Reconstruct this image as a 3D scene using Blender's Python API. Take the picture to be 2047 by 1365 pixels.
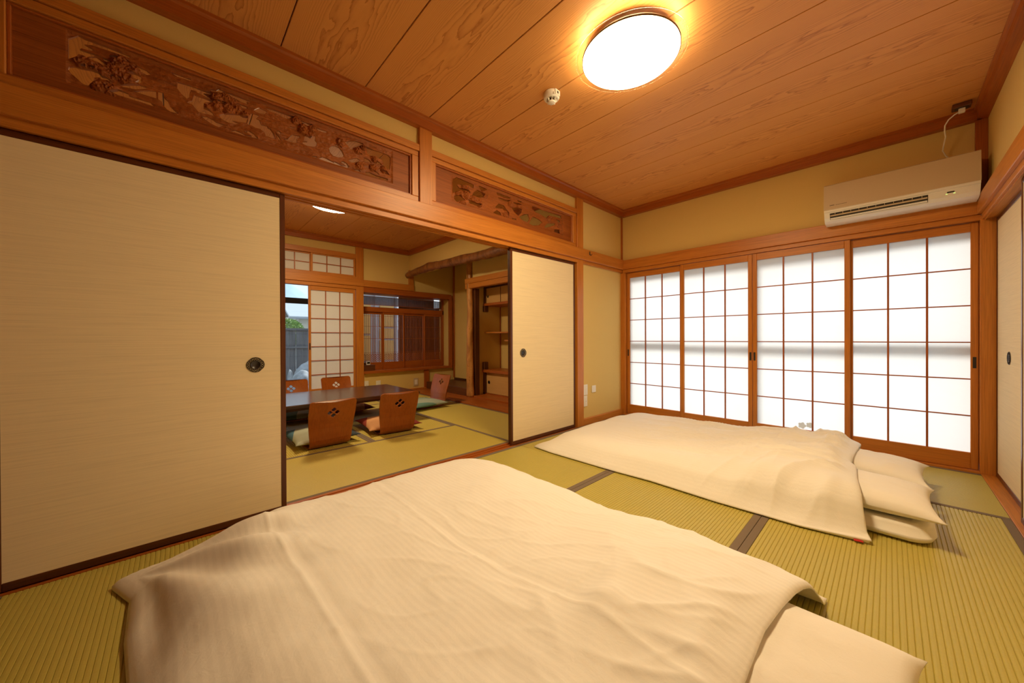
import bpy, bmesh, math, random
import numpy as np
from mathutils import Vector, Matrix, noise
from mathutils.geometry import delaunay_2d_cdt

for o in list(bpy.data.objects):
    bpy.data.objects.remove(o)
random.seed(4)
np.random.seed(4)
SC = bpy.context.scene
COL = SC.collection
PI = math.pi

# ---------------------------------------------------------------- camera
def make_camera():
    f, yaw, roll, pitch, cy, h = 711.1484, .8144, .0042, -.0036, 678.3578, .962
    s, c = math.sin(yaw), math.cos(yaw)
    Fw, Rt, D = Vector((-s, c, 0)), Vector((c, s, 0)), Vector((0, 0, -1))
    F2 = Fw * math.cos(pitch) - D * math.sin(pitch)
    D2 = D * math.cos(pitch) + Fw * math.sin(pitch)
    R2 = Rt * math.cos(roll) + D2 * math.sin(roll)
    D3 = D2 * math.cos(roll) - Rt * math.sin(roll)
    cam = bpy.data.cameras.new('camera')
    cam.sensor_width = 36.0
    cam.lens = f / 2047 * 36
    cam.shift_y = (cy - 682.5) / 2047
    cam.clip_start = .02
    o = bpy.data.objects.new('camera', cam)
    COL.objects.link(o)
    m = Matrix((R2, -D3, -F2)).transposed().to_4x4()
    m.translation = (2.29, 0, h)
    o.matrix_world = m
    SC.camera = o
make_camera()

# ---------------------------------------------------------------- world, sun, exposure
w = bpy.data.worlds.new('world')
SC.world = w
w.use_nodes = True
nt = w.node_tree
nt.nodes.clear()
wo = nt.nodes.new('ShaderNodeOutputWorld')
bg = nt.nodes.new('ShaderNodeBackground')
tc = nt.nodes.new('ShaderNodeTexCoord')
sx = nt.nodes.new('ShaderNodeSeparateXYZ')
rp = nt.nodes.new('ShaderNodeValToRGB')
rp.color_ramp.elements[0].position = .0
rp.color_ramp.elements[0].color = (.80, .90, .97, 1)
rp.color_ramp.elements[1].position = .6
rp.color_ramp.elements[1].color = (.50, .68, .90, 1)
nt.links.new(tc.outputs['Generated'], sx.inputs[0])
nt.links.new(sx.outputs['Z'], rp.inputs[0])
nt.links.new(rp.outputs[0], bg.inputs[0])
bg.inputs[1].default_value = 1.35
nt.links.new(bg.outputs[0], wo.inputs[0])

sun = bpy.data.lights.new('sun', 'SUN')
sun.energy = 5.0
sun.angle = math.radians(16)
sun.color = (1.0, .97, .92)
so = bpy.data.objects.new('sun', sun)
COL.objects.link(so)
so.rotation_euler = Vector((.22, -1.0, -.62)).to_track_quat('-Z', 'Y').to_euler()

LAMP = (1.0, .765, .43)
LAMP_MAIN = 80.0
LAMP_FAR = 78.0
SC.view_settings.view_transform = 'Standard'
SC.view_settings.look = 'None'
SC.view_settings.gamma = 1
SC.view_settings.use_curve_mapping = False
SC.view_settings.exposure = 0.0
cy = SC.cycles
cy.use_denoising = True
cy.max_bounces = 10
cy.diffuse_bounces = 5
cy.glossy_bounces = 3
cy.transmission_bounces = 6
cy.transparent_max_bounces = 12
cy.caustics_reflective = False
cy.caustics_refractive = False
cy.sample_clamp_indirect = 6

# ---------------------------------------------------------------- object helpers
WPOS = {}
def wpos(o):
    return WPOS.get(o.name, Vector((0, 0, 0)))

def link(name, data, parent=None, loc=(0, 0, 0)):
    o = bpy.data.objects.new(name, data)
    COL.objects.link(o)
    loc = Vector(loc)
    WPOS[o.name] = loc
    if parent is not None:
        o.parent = parent
        o.location = loc - wpos(parent)
    else:
        o.location = loc
    return o

def tag(o, label=None, cat=None, group=None, kind=None):
    if label: o['label'] = label
    if cat: o['category'] = cat
    if group: o['group'] = group
    if kind: o['kind'] = kind
    return o

def empty(name, loc, label=None, cat=None, group=None, kind=None):
    o = link(name, None, None, loc)
    o.empty_display_size = .05
    return tag(o, label, cat, group, kind)

def mesh_obj(name, verts, faces, mat, parent=None, loc=(0, 0, 0), smooth=False, uvs=None):
    me = bpy.data.meshes.new(name)
    me.from_pydata([tuple(v) for v in verts], [], faces)
    if smooth:
        me.shade_smooth()
    if uvs is not None:
        l = me.uv_layers.new(name='UVMap')
        idx = np.empty(len(me.loops), dtype=np.int32)
        me.loops.foreach_get('vertex_index', idx)
        l.data.foreach_set('uv', np.asarray(uvs, dtype=np.float32)[idx].ravel())
    if mat: me.materials.append(mat)
    return link(name, me, parent, loc)

def bm_obj(name, bm, mat, parent=None, loc=(0, 0, 0), smooth=False):
    me = bpy.data.meshes.new(name)
    bm.to_mesh(me)
    bm.free()
    if smooth: me.shade_smooth()
    if mat: me.materials.append(mat)
    return link(name, me, parent, loc)

BOXCACHE = {}
def box_mesh(name, dx, dy, dz, mat, bev):
    key = (round(dx, 4), round(dy, 4), round(dz, 4), mat.name if mat else '', bev, name)
    if key in BOXCACHE: return BOXCACHE[key]
    bm = bmesh.new()
    bmesh.ops.create_cube(bm, size=1)
    for v in bm.verts:
        v.co = Vector((v.co.x * dx, v.co.y * dy, v.co.z * dz))
    if bev > 0:
        b = min(bev, .45 * min(dx, dy, dz))
        bmesh.ops.bevel(bm, geom=list(bm.edges), offset=b, segments=1, affect='EDGES', profile=.5)
    me = bpy.data.meshes.new(name)
    bm.to_mesh(me)
    bm.free()
    if mat: me.materials.append(mat)
    BOXCACHE[key] = me
    return me

def box(name, x0, x1, y0, y1, z0, z1, mat, parent=None, bev=.0015):
    dx, dy, dz = x1 - x0, y1 - y0, z1 - z0
    if callable(mat):
        mat = mat('xyz'[max(range(3), key=lambda i: (dx, dy, dz)[i])])
    me = box_mesh(name, dx, dy, dz, mat, bev)
    return link(name, me, parent, ((x0 + x1) / 2, (y0 + y1) / 2, (z0 + z1) / 2))

NTRIM = [0]
def trim(x0, x1, y0, y1, z0, z1, mat, bev=.002):
    NTRIM[0] += 1
    return tag(box('trim_%d' % NTRIM[0], x0, x1, y0, y1, z0, z1, mat, None, bev), kind='structure')

def tube_data(pts, rad, n=8, caps=True, flat=1.0):
    """verts, faces of a tube through pts with radius per point"""
    P = [Vector(p) for p in pts]
    if not hasattr(rad, '__len__'): rad = [rad] * len(P)
    V, Fc = [], []
    up = Vector((0, 0, 1))
    for i, p in enumerate(P):
        t = (P[min(i + 1, len(P) - 1)] - P[max(i - 1, 0)]).normalized()
        a = t.cross(up)
        if a.length < 1e-3: a = t.cross(Vector((0, 1, 0)))
        a.normalize()
        b = t.cross(a).normalized()
        for k in range(n):
            th = 2 * PI * k / n
            V.append(p + a * math.cos(th) * rad[i] + b * math.sin(th) * rad[i] * flat)
    for i in range(len(P) - 1):
        for k in range(n):
            k2 = (k + 1) % n
            Fc.append((i * n + k, i * n + k2, (i + 1) * n + k2, (i + 1) * n + k))
    if caps:
        Fc.append(tuple(range(n - 1, -1, -1)))
        m = (len(P) - 1) * n
        Fc.append(tuple(range(m, m + n)))
    return V, Fc

def tube(name, pts, rad, mat, parent=None, n=8, flat=1.0):
    V, Fc = tube_data(pts, rad, n, True, flat)
    return mesh_obj(name, V, Fc, mat, parent, (0, 0, 0) if parent is None else wpos(parent), True) if False else _tube_at(name, V, Fc, mat, parent)

def _tube_at(name, V, Fc, mat, parent):
    c = sum(V, Vector()) / len(V)
    o = mesh_obj(name, [v - c for v in V], Fc, mat, parent, c, True)
    return o

def lathe_obj(name, prof, mat, parent=None, loc=(0, 0, 0), n=40, smooth=True):
    """prof: list of (r, z); revolve about z"""
    V, Fc = [], []
    for r, z in prof:
        for k in range(n):
            a = 2 * PI * k / n
            V.append((r * math.cos(a), r * math.sin(a), z))
    for i in range(len(prof) - 1):
        for k in range(n):
            k2 = (k + 1) % n
            Fc.append((i * n + k, i * n + k2, (i + 1) * n + k2, (i + 1) * n + k))
    return mesh_obj(name, V, Fc, mat, parent, loc, smooth)

def extrude_profile(name, prof, axis, a0, a1, mat, parent=None):
    """prof: closed list of 2D points in the plane normal to axis; axis 'x' -> (y,z), 'y' -> (x,z)"""
    n = len(prof)
    c0 = sum(p[0] for p in prof) / n
    c1 = sum(p[1] for p in prof) / n
    am = (a0 + a1) / 2
    V = []
    for a in (a0 - am, a1 - am):
        for p in prof:
            V.append((a, p[0] - c0, p[1] - c1) if axis == 'x' else (p[0] - c0, a, p[1] - c1))
    Fc = [(i, (i + 1) % n, n + (i + 1) % n, n + i) for i in range(n)]
    Fc += [tuple(range(n - 1, -1, -1)), tuple(range(n, 2 * n))]
    if callable(mat): mat = mat(axis)
    o = mesh_obj(name, V, Fc, mat, parent, (am, c0, c1) if axis == 'x' else (c0, am, c1))
    bm = bmesh.new(); bm.from_mesh(o.data)
    bmesh.ops.recalc_face_normals(bm, faces=bm.faces)
    bm.to_mesh(o.data); bm.free()
    return o

def copy_tree(o, parent=None):
    c = o.copy()
    COL.objects.link(c)
    c.parent = parent
    for ch in o.children:
        copy_tree(ch, c)
    return c

# ---------------------------------------------------------------- materials
MATS = {}
class NB:
    """small node builder"""
    def __init__(self, name):
        self.m = bpy.data.materials.new(name)
        self.m.use_nodes = True
        self.t = self.m.node_tree
        self.t.nodes.clear()
        self.out = self.t.nodes.new('ShaderNodeOutputMaterial')
    def n(self, typ, **kw):
        nd = self.t.nodes.new(typ)
        for k, v in kw.items():
            setattr(nd, k, v)
        return nd
    def l(self, a, b):
        self.t.links.new(a, b)
    def val(self, sock, v):
        if hasattr(v, 'is_linked') or hasattr(v, 'links'): self.l(v, sock)
        else: sock.default_value = v
    def math(self, op, a, b=None, c=None):
        nd = self.n('ShaderNodeMath', operation=op)
        for i, q in enumerate((a, b, c)):
            if q is not None: self.val(nd.inputs[i], q)
        return nd.outputs[0]
    def ramp(self, fac, stops, interp='LINEAR'):
        nd = self.n('ShaderNodeValToRGB')
        cr = nd.color_ramp
        cr.interpolation = interp
        while len(cr.elements) < len(stops): cr.elements.new(.5)
        for e, (p, c) in zip(cr.elements, stops):
            e.position = p
            e.color = (*c, 1) if len(c) == 3 else c
        self.l(fac, nd.inputs[0])
        return nd.outputs[0]
    def mix(self, fac, a, b, blend='MIX'):
        nd = self.n('ShaderNodeMix', data_type='RGBA', blend_type=blend)
        self.val(nd.inputs[0], fac)
        for s, q in ((nd.inputs[6], a), (nd.inputs[7], b)):
            if isinstance(q, tuple): s.default_value = (*q, 1) if len(q) == 3 else q
            else: self.l(q, s)
        return nd.outputs[2]
    def noise(self, vec, scale, detail=4, rough=.55, dist=0.0):
        nd = self.n('ShaderNodeTexNoise')
        self.l(vec, nd.inputs['Vector'])
        nd.inputs['Scale'].default_value = scale
        nd.inputs['Detail'].default_value = detail
        nd.inputs['Roughness'].default_value = rough
        nd.inputs['Distortion'].default_value = dist
        return nd.outputs[0]
    def coords(self, scale=(1, 1, 1), rnd=True, which='Object'):
        tc = self.n('ShaderNodeTexCoord')
        v = tc.outputs[which]
        mp = self.n('ShaderNodeMapping')
        mp.inputs['Scale'].default_value = scale
        self.l(v, mp.inputs['Vector'])
        if not rnd: return mp.outputs[0]
        oi = self.n('ShaderNodeObjectInfo')
        mu = self.math('MULTIPLY', oi.outputs['Random'], 37.0)
        ad = self.n('ShaderNodeVectorMath', operation='ADD')
        self.l(mp.outputs[0], ad.inputs[0])
        self.l(mu, ad.inputs[1])
        return ad.outputs[0]
    def bump(self, h, strength=.3, dist=.002):
        b = self.n('ShaderNodeBump')
        b.inputs['Strength'].default_value = strength
        b.inputs['Distance'].default_value = dist
        self.l(h, b.inputs['Height'])
        return b.outputs[0]
    def bsdf(self, color, rough=.5, bump=None, spec=.5, **kw):
        p = self.n('ShaderNodeBsdfPrincipled')
        if isinstance(color, tuple): p.inputs['Base Color'].default_value = (*color, 1)
        else: self.l(color, p.inputs['Base Color'])
        self.val(p.inputs['Roughness'], rough)
        p.inputs['Specular IOR Level'].default_value = spec
        for k, v in kw.items():
            p.inputs[k].default_value = v
        if bump is not None: self.l(bump, p.inputs['Normal'])
        self.l(p.outputs[0], self.out.inputs[0])
        return p

def plain(name, color, rough=.5, spec=.5, **kw):
    if name in MATS: return MATS[name]
    b = NB(name)
    n1 = b.noise(b.coords((1, 1, 1)), 90, 2)
    c = b.mix(b.math('MULTIPLY', n1, .12), color, tuple(q * .8 for q in color))
    b.bsdf(c, rough, None, spec, **kw)
    MATS[name] = b.m
    return b.m

def wood_factory(key, light, dark, rough=.42, across=16., spec=.4, fine=.2):
    def get(axis):
        nm = key + '_' + axis
        if nm in MATS: return MATS[nm]
        b = NB(nm)
        i = 'xyz'.index(axis)
        s1 = [across] * 3; s1[i] = .9
        s2 = [across * 14] * 3; s2[i] = 5.
        v1 = b.coords(tuple(s1)); v2 = b.coords(tuple(s2))
        n1 = b.noise(v1, 1.0, 5, .6, .6)
        n2 = b.noise(v2, 1.0, 2)
        c = b.ramp(n1, [(.28, dark), (.5, tuple(.5 * (a + d) for a, d in zip(light, dark))), (.72, light)])
        g = b.ramp(n2, [(.35, (1 - fine,) * 3), (.6, (1, 1, 1))])
        c = b.mix(1.0, c, g, 'MULTIPLY')
        b.bsdf(c, rough, b.bump(n2, .12, .0006), spec)
        MATS[nm] = b.m
        return b.m
    return get

WOOD = wood_factory('wood_cedar', (.60, .225, .034), (.50, .165, .020), .40)
WOODR = wood_factory('wood_red', (.45, .125, .017), (.35, .085, .011), .38)
WOODD = wood_factory('wood_dark', (.16, .055, .018), (.085, .027, .009), .40)
FRAME = wood_factory('wood_lacquer', (.125, .034, .010), (.070, .018, .006), .30)
TABLE = wood_factory('wood_table', (.085, .036, .018), (.040, .017, .009), .20)
PLYW = wood_factory('wood_ply', (.33, .088, .012), (.26, .064, .008), .25, 6., .4, .12)
CARVE = wood_factory('wood_carved', (.38, .108, .016), (.25, .064, .009), .55, 20., .3, .3)
PALEW = wood_factory('wood_pale', (.62, .36, .14), (.50, .26, .09), .5)

def ceiling_wood(name, light, line, k=1.0):
    b = NB(name)
    tcn = b.n('ShaderNodeTexCoord')
    oi = b.n('ShaderNodeObjectInfo')
    sp = b.n('ShaderNodeSeparateXYZ')
    b.l(tcn.outputs['Object'], sp.inputs[0])
    x, y = sp.outputs[0], sp.outputs[1]
    rnd = b.math('MULTIPLY', oi.outputs['Random'], 53.0)
    cb = b.n('ShaderNodeCombineXYZ')
    b.l(b.math('ADD', b.math('MULTIPLY', x, 1.3), rnd), cb.inputs[0])
    b.l(b.math('MULTIPLY', y, 6.0), cb.inputs[1])
    big = b.noise(cb.outputs[0], 1.0, 3, .55)
    cb2 = b.n('ShaderNodeCombineXYZ')
    b.l(b.math('ADD', b.math('MULTIPLY', x, 6.0), rnd), cb2.inputs[0])
    b.l(b.math('MULTIPLY', y, 34.0), cb2.inputs[1])
    small = b.noise(cb2.outputs[0], 1.0, 3, .6)
    y2 = b.math('MULTIPLY', b.math('MULTIPLY', y, y), 330.0)
    base = b.math('ADD', y2, b.math('MULTIPLY', big, 9.0))
    base = b.math('ADD', base, b.math('MULTIPLY', small, 1.1))
    base = b.math('ADD', base, b.math('MULTIPLY', x, .9))
    fr = b.math('FRACT', base)
    ln = b.ramp(fr, [(0.0, (0, 0, 0)), (.45, (.10,) * 3), (.80, (.45,) * 3), (.95, (1, 1, 1)), (1.0, (.2,) * 3)])
    cb3 = b.n('ShaderNodeCombineXYZ')
    b.l(b.math('MULTIPLY', x, 2.0), cb3.inputs[0])
    b.l(b.math('MULTIPLY', y, 420.0), cb3.inputs[1])
    fine = b.noise(cb3.outputs[0], 1.0, 2)
    cen = b.ramp(b.math('ABSOLUTE', y), [(.04, (1, 1, 1)), (.20, (.45,) * 3)])
    amt = b.math('MULTIPLY', b.math('MULTIPLY', ln, cen), .8 * k)
    c = b.mix(amt, light, line)
    c = b.mix(b.math('MULTIPLY', fine, .32), c, tuple(q * .55 for q in light))
    b.bsdf(c, .46, b.bump(ln, .06, .0006), .35)
    return b.m
CEILM = ceiling_wood('ceiling_cedar', (.74, .345, .100), (.36, .105, .018))
CEILM2 = ceiling_wood('ceiling_cedar_far', (.70, .315, .090), (.34, .100, .018))

def plaster(name, col):
    b = NB(name)
    v = b.coords((1, 1, 1), False)
    n1 = b.noise(v, 420, 3, .6)
    n2 = b.noise(v, 5, 3)
    c = b.mix(b.math('MULTIPLY', n1, .35), col, tuple(q * .72 for q in col))
    c = b.mix(b.math('MULTIPLY', n2, .15), c, tuple(q * .85 for q in col))
    b.bsdf(c, .9, b.bump(n1, .25, .0015), .15)
    return b.m
PLAST = plaster('plaster_khaki', (.74, .545, .200))

def fusuma_paper(name, col):
    b = NB(name)
    v = b.coords((1, 1, 1))
    mp = b.n('ShaderNodeMapping'); mp.inputs['Scale'].default_value = (4, 4, 330)
    b.l(v, mp.inputs[0])
    n1 = b.noise(mp.outputs[0], 1.0, 3, .65)
    mp2 = b.n('ShaderNodeMapping'); mp2.inputs['Scale'].default_value = (1.5, 1.5, 60)
    b.l(v, mp2.inputs[0])
    n2 = b.noise(mp2.outputs[0], 1.0, 3)
    f = b.ramp(n1, [(.42, (0, 0, 0)), (.70, (1, 1, 1))])
    c = b.mix(b.math('MULTIPLY', f, .34), col, tuple(q * .66 for q in col))
    c = b.mix(b.math('MULTIPLY', n2, .12), c, tuple(q * .8 for q in col))
    b.bsdf(c, .8, b.bump(n1, .12, .0006), .2)
    return b.m
FPAPER = fusuma_paper('fusuma_cloth', (.84, .71, .465))
GOLDP = fusuma_paper('cabinet_door_paper', (.62, .36, .13))

def shoji_paper(name, col, tr):
    b = NB(name)
    v = b.coords((1, 1, 1))
    n1 = b.noise(v, 22, 5, .7)
    n2 = b.noise(v, 240, 2)
    f = b.math('ADD', b.math('MULTIPLY', n1, .10), b.math('MULTIPLY', n2, .05))
    c = b.mix(f, col, tuple(q * .6 for q in col))
    d = b.n('ShaderNodeBsdfDiffuse'); b.l(c, d.inputs[0])
    t = b.n('ShaderNodeBsdfTranslucent'); b.l(c, t.inputs[0])
    mx = b.n('ShaderNodeMixShader'); mx.inputs[0].default_value = tr
    b.l(d.outputs[0], mx.inputs[1]); b.l(t.outputs[0], mx.inputs[2])
    b.l(mx.outputs[0], b.out.inputs[0])
    return b.m
SPAPER = shoji_paper('shoji_paper', (.93, .93, .91), .60)
SPAPER2 = shoji_paper('shoji_paper_far', (.95, .92, .85), .32)

def glass(name, tint=(.97, .99, .99), gl=.05):
    b = NB(name)
    t = b.n('ShaderNodeBsdfTransparent'); t.inputs[0].default_value = (*tint, 1)
    g = b.n('ShaderNodeBsdfGlossy'); g.inputs['Roughness'].default_value = .02
    mx = b.n('ShaderNodeMixShader'); mx.inputs[0].default_value = gl
    b.l(t.outputs[0], mx.inputs[1]); b.l(g.outputs[0], mx.inputs[2])
    b.l(mx.outputs[0], b.out.inputs[0])
    return b.m
GLASS = glass('window_glass')
ACRYL = glass('clear_acrylic', (.96, .95, .92), .10)

def emit(name, col, s):
    b = NB(name)
    e = b.n('ShaderNodeEmission')
    e.inputs[0].default_value = (*col, 1)
    e.inputs[1].default_value = s
    b.l(e.outputs[0], b.out.inputs[0])
    return b.m
LAMPM = emit('lamp_diffuser_main', LAMP, LAMP_MAIN)
LAMPF = emit('lamp_diffuser_far', LAMP, LAMP_FAR)

def tatami_mat_mat(name, a, c):
    b = NB(name)
    v = b.coords((70, 900, 1))       # local x = along the ribs, rush strands run across them
    mp = b.coords((900, 45, 1))
    n1 = b.noise(mp, 1.0, 3, .6)
    n2 = b.noise(b.coords((2.2, 2.2, 2.2)), 1.0, 3)
    n3 = b.noise(b.coords((260, 26, 1)), 1.0, 2)
    col = b.mix(n1, a, c)
    col = b.mix(b.math('MULTIPLY', n2, .25), col, tuple(q * .8 for q in c))
    col = b.mix(b.math('MULTIPLY', n3, .18), col, (.75, .62, .22))
    b.bsdf(col, .46, b.bump(n1, .25, .0008), .5)
    return b.m
TATAMI = tatami_mat_mat('tatami_rush', (.525, .44, .088), (.39, .325, .054))
TATAMI2 = tatami_mat_mat('tatami_rush_far', (.58, .46, .092), (.45, .350, .060))

def heri_mat():
    b = NB('tatami_border_cloth')
    n1 = b.noise(b.coords((1, 1, 1)), 900, 2)
    c = b.mix(n1, (.23, .175, .125), (.15, .11, .078))
    b.bsdf(c, .8, None, .2)
    return b.m
HERI = heri_mat()

def sheet_mat(name, col, stripe=.0, pitch=.022, wrk=.18):
    b = NB(name)
    uv = b.n('ShaderNodeTexCoord')
    sp = b.n('ShaderNodeSeparateXYZ')
    b.l(uv.outputs['UV'], sp.inputs[0])
    s = b.math('SINE', b.math('MULTIPLY', sp.outputs[1], 2 * PI / pitch))
    st = b.ramp(b.math('ADD', b.math('MULTIPLY', s, .5), .5), [(.38, (0, 0, 0)), (.62, (1, 1, 1))])
    n1 = b.noise(uv.outputs['UV'], 900, 2)
    c = b.mix(b.math('MULTIPLY', st, stripe), col, tuple(q * .80 for q in col))
    r = b.math('SUBTRACT', .82, b.math('MULTIPLY', st, .30 if stripe else 0.0))
    w2 = b.noise(uv.outputs['UV'], 34, 4, .6, .8)
    bh = b.math('ADD', b.math('MULTIPLY', n1, .2), w2)
    p = b.bsdf(c, r, b.bump(bh, wrk, .005), .3)
    p.inputs['Sheen Weight'].default_value = .08
    return b.m
SHEET = sheet_mat('comforter_striped_cotton', (.88, .85, .79), .20)
SHEET2 = sheet_mat('comforter_plain_cotton', (.86, .83, .77), .10, .016, .35)
PILLOWM = sheet_mat('pillow_cotton', (.87, .83, .76), 0.0)
MATTM = sheet_mat('mattress_cotton', (.85, .81, .73), 0.0)
WHITEP = plain('white_plastic', (.82, .80, .74), .35)
BEIGEP = plain('beige_plastic', (.56, .44, .28), .45)
DARKP = plain('dark_plastic', (.02, .017, .014), .4)
BLACKM = plain('black_metal', (.025, .018, .014), .35)
BRONZE = plain('bronze_metal', (.16, .085, .03), .35, .6, Metallic=.7)
STEEL = plain('grey_metal', (.45, .45, .44), .35, .6, Metallic=.8)
REDT = plain('red_tag', (.55, .02, .02), .7)
# ================================================================ THE SETTING
YB, XR, ZC = 4.0686, 2.73, 2.545
XF, YN = -3.68, -.625
YA = 3.08                       # front of the alcove in the far room
def wall(name, parts, mat=None):
    """one plaster wall: a few boxes joined in one mesh"""
    V, Fc = [], []
    for x0, x1, y0, y1, z0, z1 in parts:
        k = len(V)
        V += [(x, y, z) for x in (x0, x1) for y in (y0, y1) for z in (z0, z1)]
        Fc += [tuple(k + q for q in f) for f in ((0, 1, 3, 2), (4, 6, 7, 5), (0, 4, 5, 1), (2, 3, 7, 6), (0, 2, 6, 4), (1, 5, 7, 3))]
    return tag(mesh_obj(name, V, Fc, mat or PLAST), kind='structure')

# ---- floors and tatami
def mat_mesh(L, W, material):
    """tatami core: rounded ribs run along local x"""
    n = max(1, int(round(W / .0158)))
    p = W / n
    ys, zs = [], []
    for i in range(n):
        y0 = -W / 2 + i * p
        for f, z in ((0.0, -.0028), (.13, -.0004), (.5, 0.0), (.87, -.0004)):
            ys.append(y0 + f * p); zs.append(z)
    ys.append(W / 2); zs.append(-.0028)
    V, Fc = [], []
    for x in (-L / 2, L / 2):
        V += [(x, y, z) for y, z in zip(ys, zs)]
    m = len(ys)
    for i in range(m - 1):
        Fc.append((i, m + i, m + i + 1, i + 1))
    b = len(V)
    V += [(x, y, -.05) for x in (-L / 2, L / 2) for y in (-W / 2, W / 2)]
    Fc += [(b, b + 1, b + 3, b + 2), (0, b, b + 2, m), (m - 1, 2 * m - 1, b + 3, b + 1)]
    Fc.append(tuple([b] + list(range(0, m)) + [b + 1]))
    Fc.append(tuple([b + 2, b + 3] + list(range(2 * m - 1, m - 1, -1))))
    me = bpy.data.meshes.new('tatami_mat')
    me.from_pydata(V, [], Fc)
    bm = bmesh.new(); bm.from_mesh(me)
    bmesh.ops.recalc_face_normals(bm, faces=bm.faces)
    bm.to_mesh(me); bm.free()
    me.materials.append(material)
    return me

def tatami(floor, x0, x1, y0, y1, axis, material):
    g = .0015
    x0, x1, y0, y1 = x0 + g, x1 - g, y0 + g, y1 - g
    L, W = (x1 - x0, y1 - y0) if axis == 'x' else (y1 - y0, x1 - x0)
    o = link('tatami_mat', mat_mesh(L, W, material), floor, ((x0 + x1) / 2, (y0 + y1) / 2, 0))
    if axis == 'y': o.rotation_euler.z = PI / 2
    for s in (-1, 1):
        me = box_mesh('border', L - .002, .032, .052, HERI, .001)
        c = bpy.data.objects.new('border', me)
        COL.objects.link(c)
        c.parent = o
        c.location = (0, s * (W / 2 - .0155), -.0245)
    return o

fl = tag(box('floor', -.115, XR + .11, YN, YB + .1, -.14, -.06, WOODD, None, 0), kind='structure')
for a in ((0, .91, .43, 2.24, 'y'), (0, .91, 2.24, YB, 'y'), (.91, 1.82, 1.34, 3.16, 'y'), (1.82, XR, 1.34, 3.16, 'y'),
          (.91, XR, 3.16, YB, 'x'), (.91, XR, .43, 1.34, 'x'), (0, 1.82, -.515, .43, 'x'), (1.82, XR, -.515, .43, 'x')):
    tatami(fl, *a, TATAMI)
fl2 = tag(box('floor', XF - .05, -.115, YN, 4.1, -.14, -.06, WOODD, None, 0), kind='structure')
for a in ((-1.04, -.115, .42, 2.24, 'y'), (-1.95, -.115, 2.24, YA, 'x'), (XF, -1.95, 2.24, YA, 'x'), (-2.86, -1.04, 1.33, 2.24, 'x'),
          (-2.86, -1.04, .42, 1.33, 'x'), (XF, -2.86, .42, 2.24, 'y'), (-1.95, -.115, -.5, .42, 'x'), (XF, -1.95, -.5, .42, 'x')):
    tatami(fl2, *a, TATAMI2)

# ---- ceilings: separate cedar boards
def boards(name, x0, x1, y0, y1, seams, mat):
    c = tag(box(name, x0, x1, y0, y1, ZC + .012, ZC + .07, WOODD, None, 0), kind='structure')
    ys = [y0] + [s for s in seams if y0 < s < y1] + [y1]
    for a, b in zip(ys[:-1], ys[1:]):
        box('ceiling_board', x0, x1, a + .0025, b - .0025, ZC, ZC + .012, mat, c, .002)
    return c
boards('ceiling', -.03, XR + .03, YN, YB + .03, [.42 + .4535 * k for k in range(-3, 9)], CEILM)
boards('ceiling', XF - .03, -.085, YN, YA + .08, [.42 + .4535 * k - .02 for k in range(-3, 9)], CEILM2)

# ---- wall between the two rooms (x = 0)
P_ = .03
wall('wall_left', [(-.085, -P_, 3.238, YB + .12, .0, ZC), (-.085, -P_, YN, 3.129, 2.33, ZC + .01), (-.085, -P_, YN - .02, -.515, 0, ZC)])
trim(-.115, 0, 3.129, 3.238, -.06, 2.47, WOOD)                # right post
trim(-.115, 0, 1.268, 1.367, 1.90, 2.47, WOOD)                # middle post
trim(-.115, 0, -.625, -.515, -.06, 2.47, WOOD)                  # near post
trim(-.085, .02, YN, YB + .03, 1.81, 1.928, WOOD, .003)       # nageshi
trim(-.095, -.008, 3.238, YB + .03, 1.775, 1.81, WOOD)        # strip under it
trim(-.095, -.004, -.515, 1.268, 2.299, 2.345, WOOD)           # upper transom rail, two bays
trim(-.095, -.004, 1.367, 3.129, 2.299, 2.345, WOOD)
trim(-.09, -.002, 3.238, YB + .02, -.06, .068, WOOD)             # skirting beside the post
trim(-.035, -.012, YB + .012, YB + .035, .068, 2.47, WOODR)   # corner bead
def grooved(z0, z1, up):
    d = .006 if up else -.006
    zt, zb = (z1, z0) if up else (z0, z1)
    xs = [(-.115, 0), (-.090, 0), (-.090, 1), (-.062, 1), (-.062, 0), (-.046, 0), (-.046, 1), (-.018, 1), (-.018, 0), (0, 0)]
    return [(x, zt - d * g) for x, g in xs] + [(0, zb), (-.115, zb)]
NTRIM[0] += 1
tag(extrude_profile('trim_%d' % NTRIM[0], grooved(1.7706, 1.81, False), 'y', -.515, 3.129, WOOD), kind='structure')
NTRIM[0] += 1
tag(extrude_profile('trim_%d' % NTRIM[0], grooved(-.06, .002, True), 'y', -.515, 3.129, WOODR), kind='structure')

# ---- picture mouldings under the ceilings (lower band and thin lip)
def moulding(ax, fixed, a0, a1, sgn):
    NTRIM[0] += 1
    pr = [(fixed - sgn * .07, 2.466), (fixed + sgn * .020, 2.466), (fixed + sgn * .020, 2.520), (fixed + sgn * .026, 2.523),
          (fixed + sgn * .034, 2.528), (fixed + sgn * .034, ZC), (fixed - sgn * .07, ZC)]
    tag(extrude_profile('trim_%d' % NTRIM[0], pr, ax, a0, a1, WOODR), kind='structure')
moulding('y', 0, YN, YB, 1)
moulding('x', YB, 0, XR, -1)
moulding('y', XR, YN, YB, -1)
moulding('x', YN, 0, XR, 1)
moulding('y', XF, YN, YA, 1)
moulding('y', -.115, YN, YA, -1)
moulding('x', YA, XF, -.115, -1)

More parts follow.
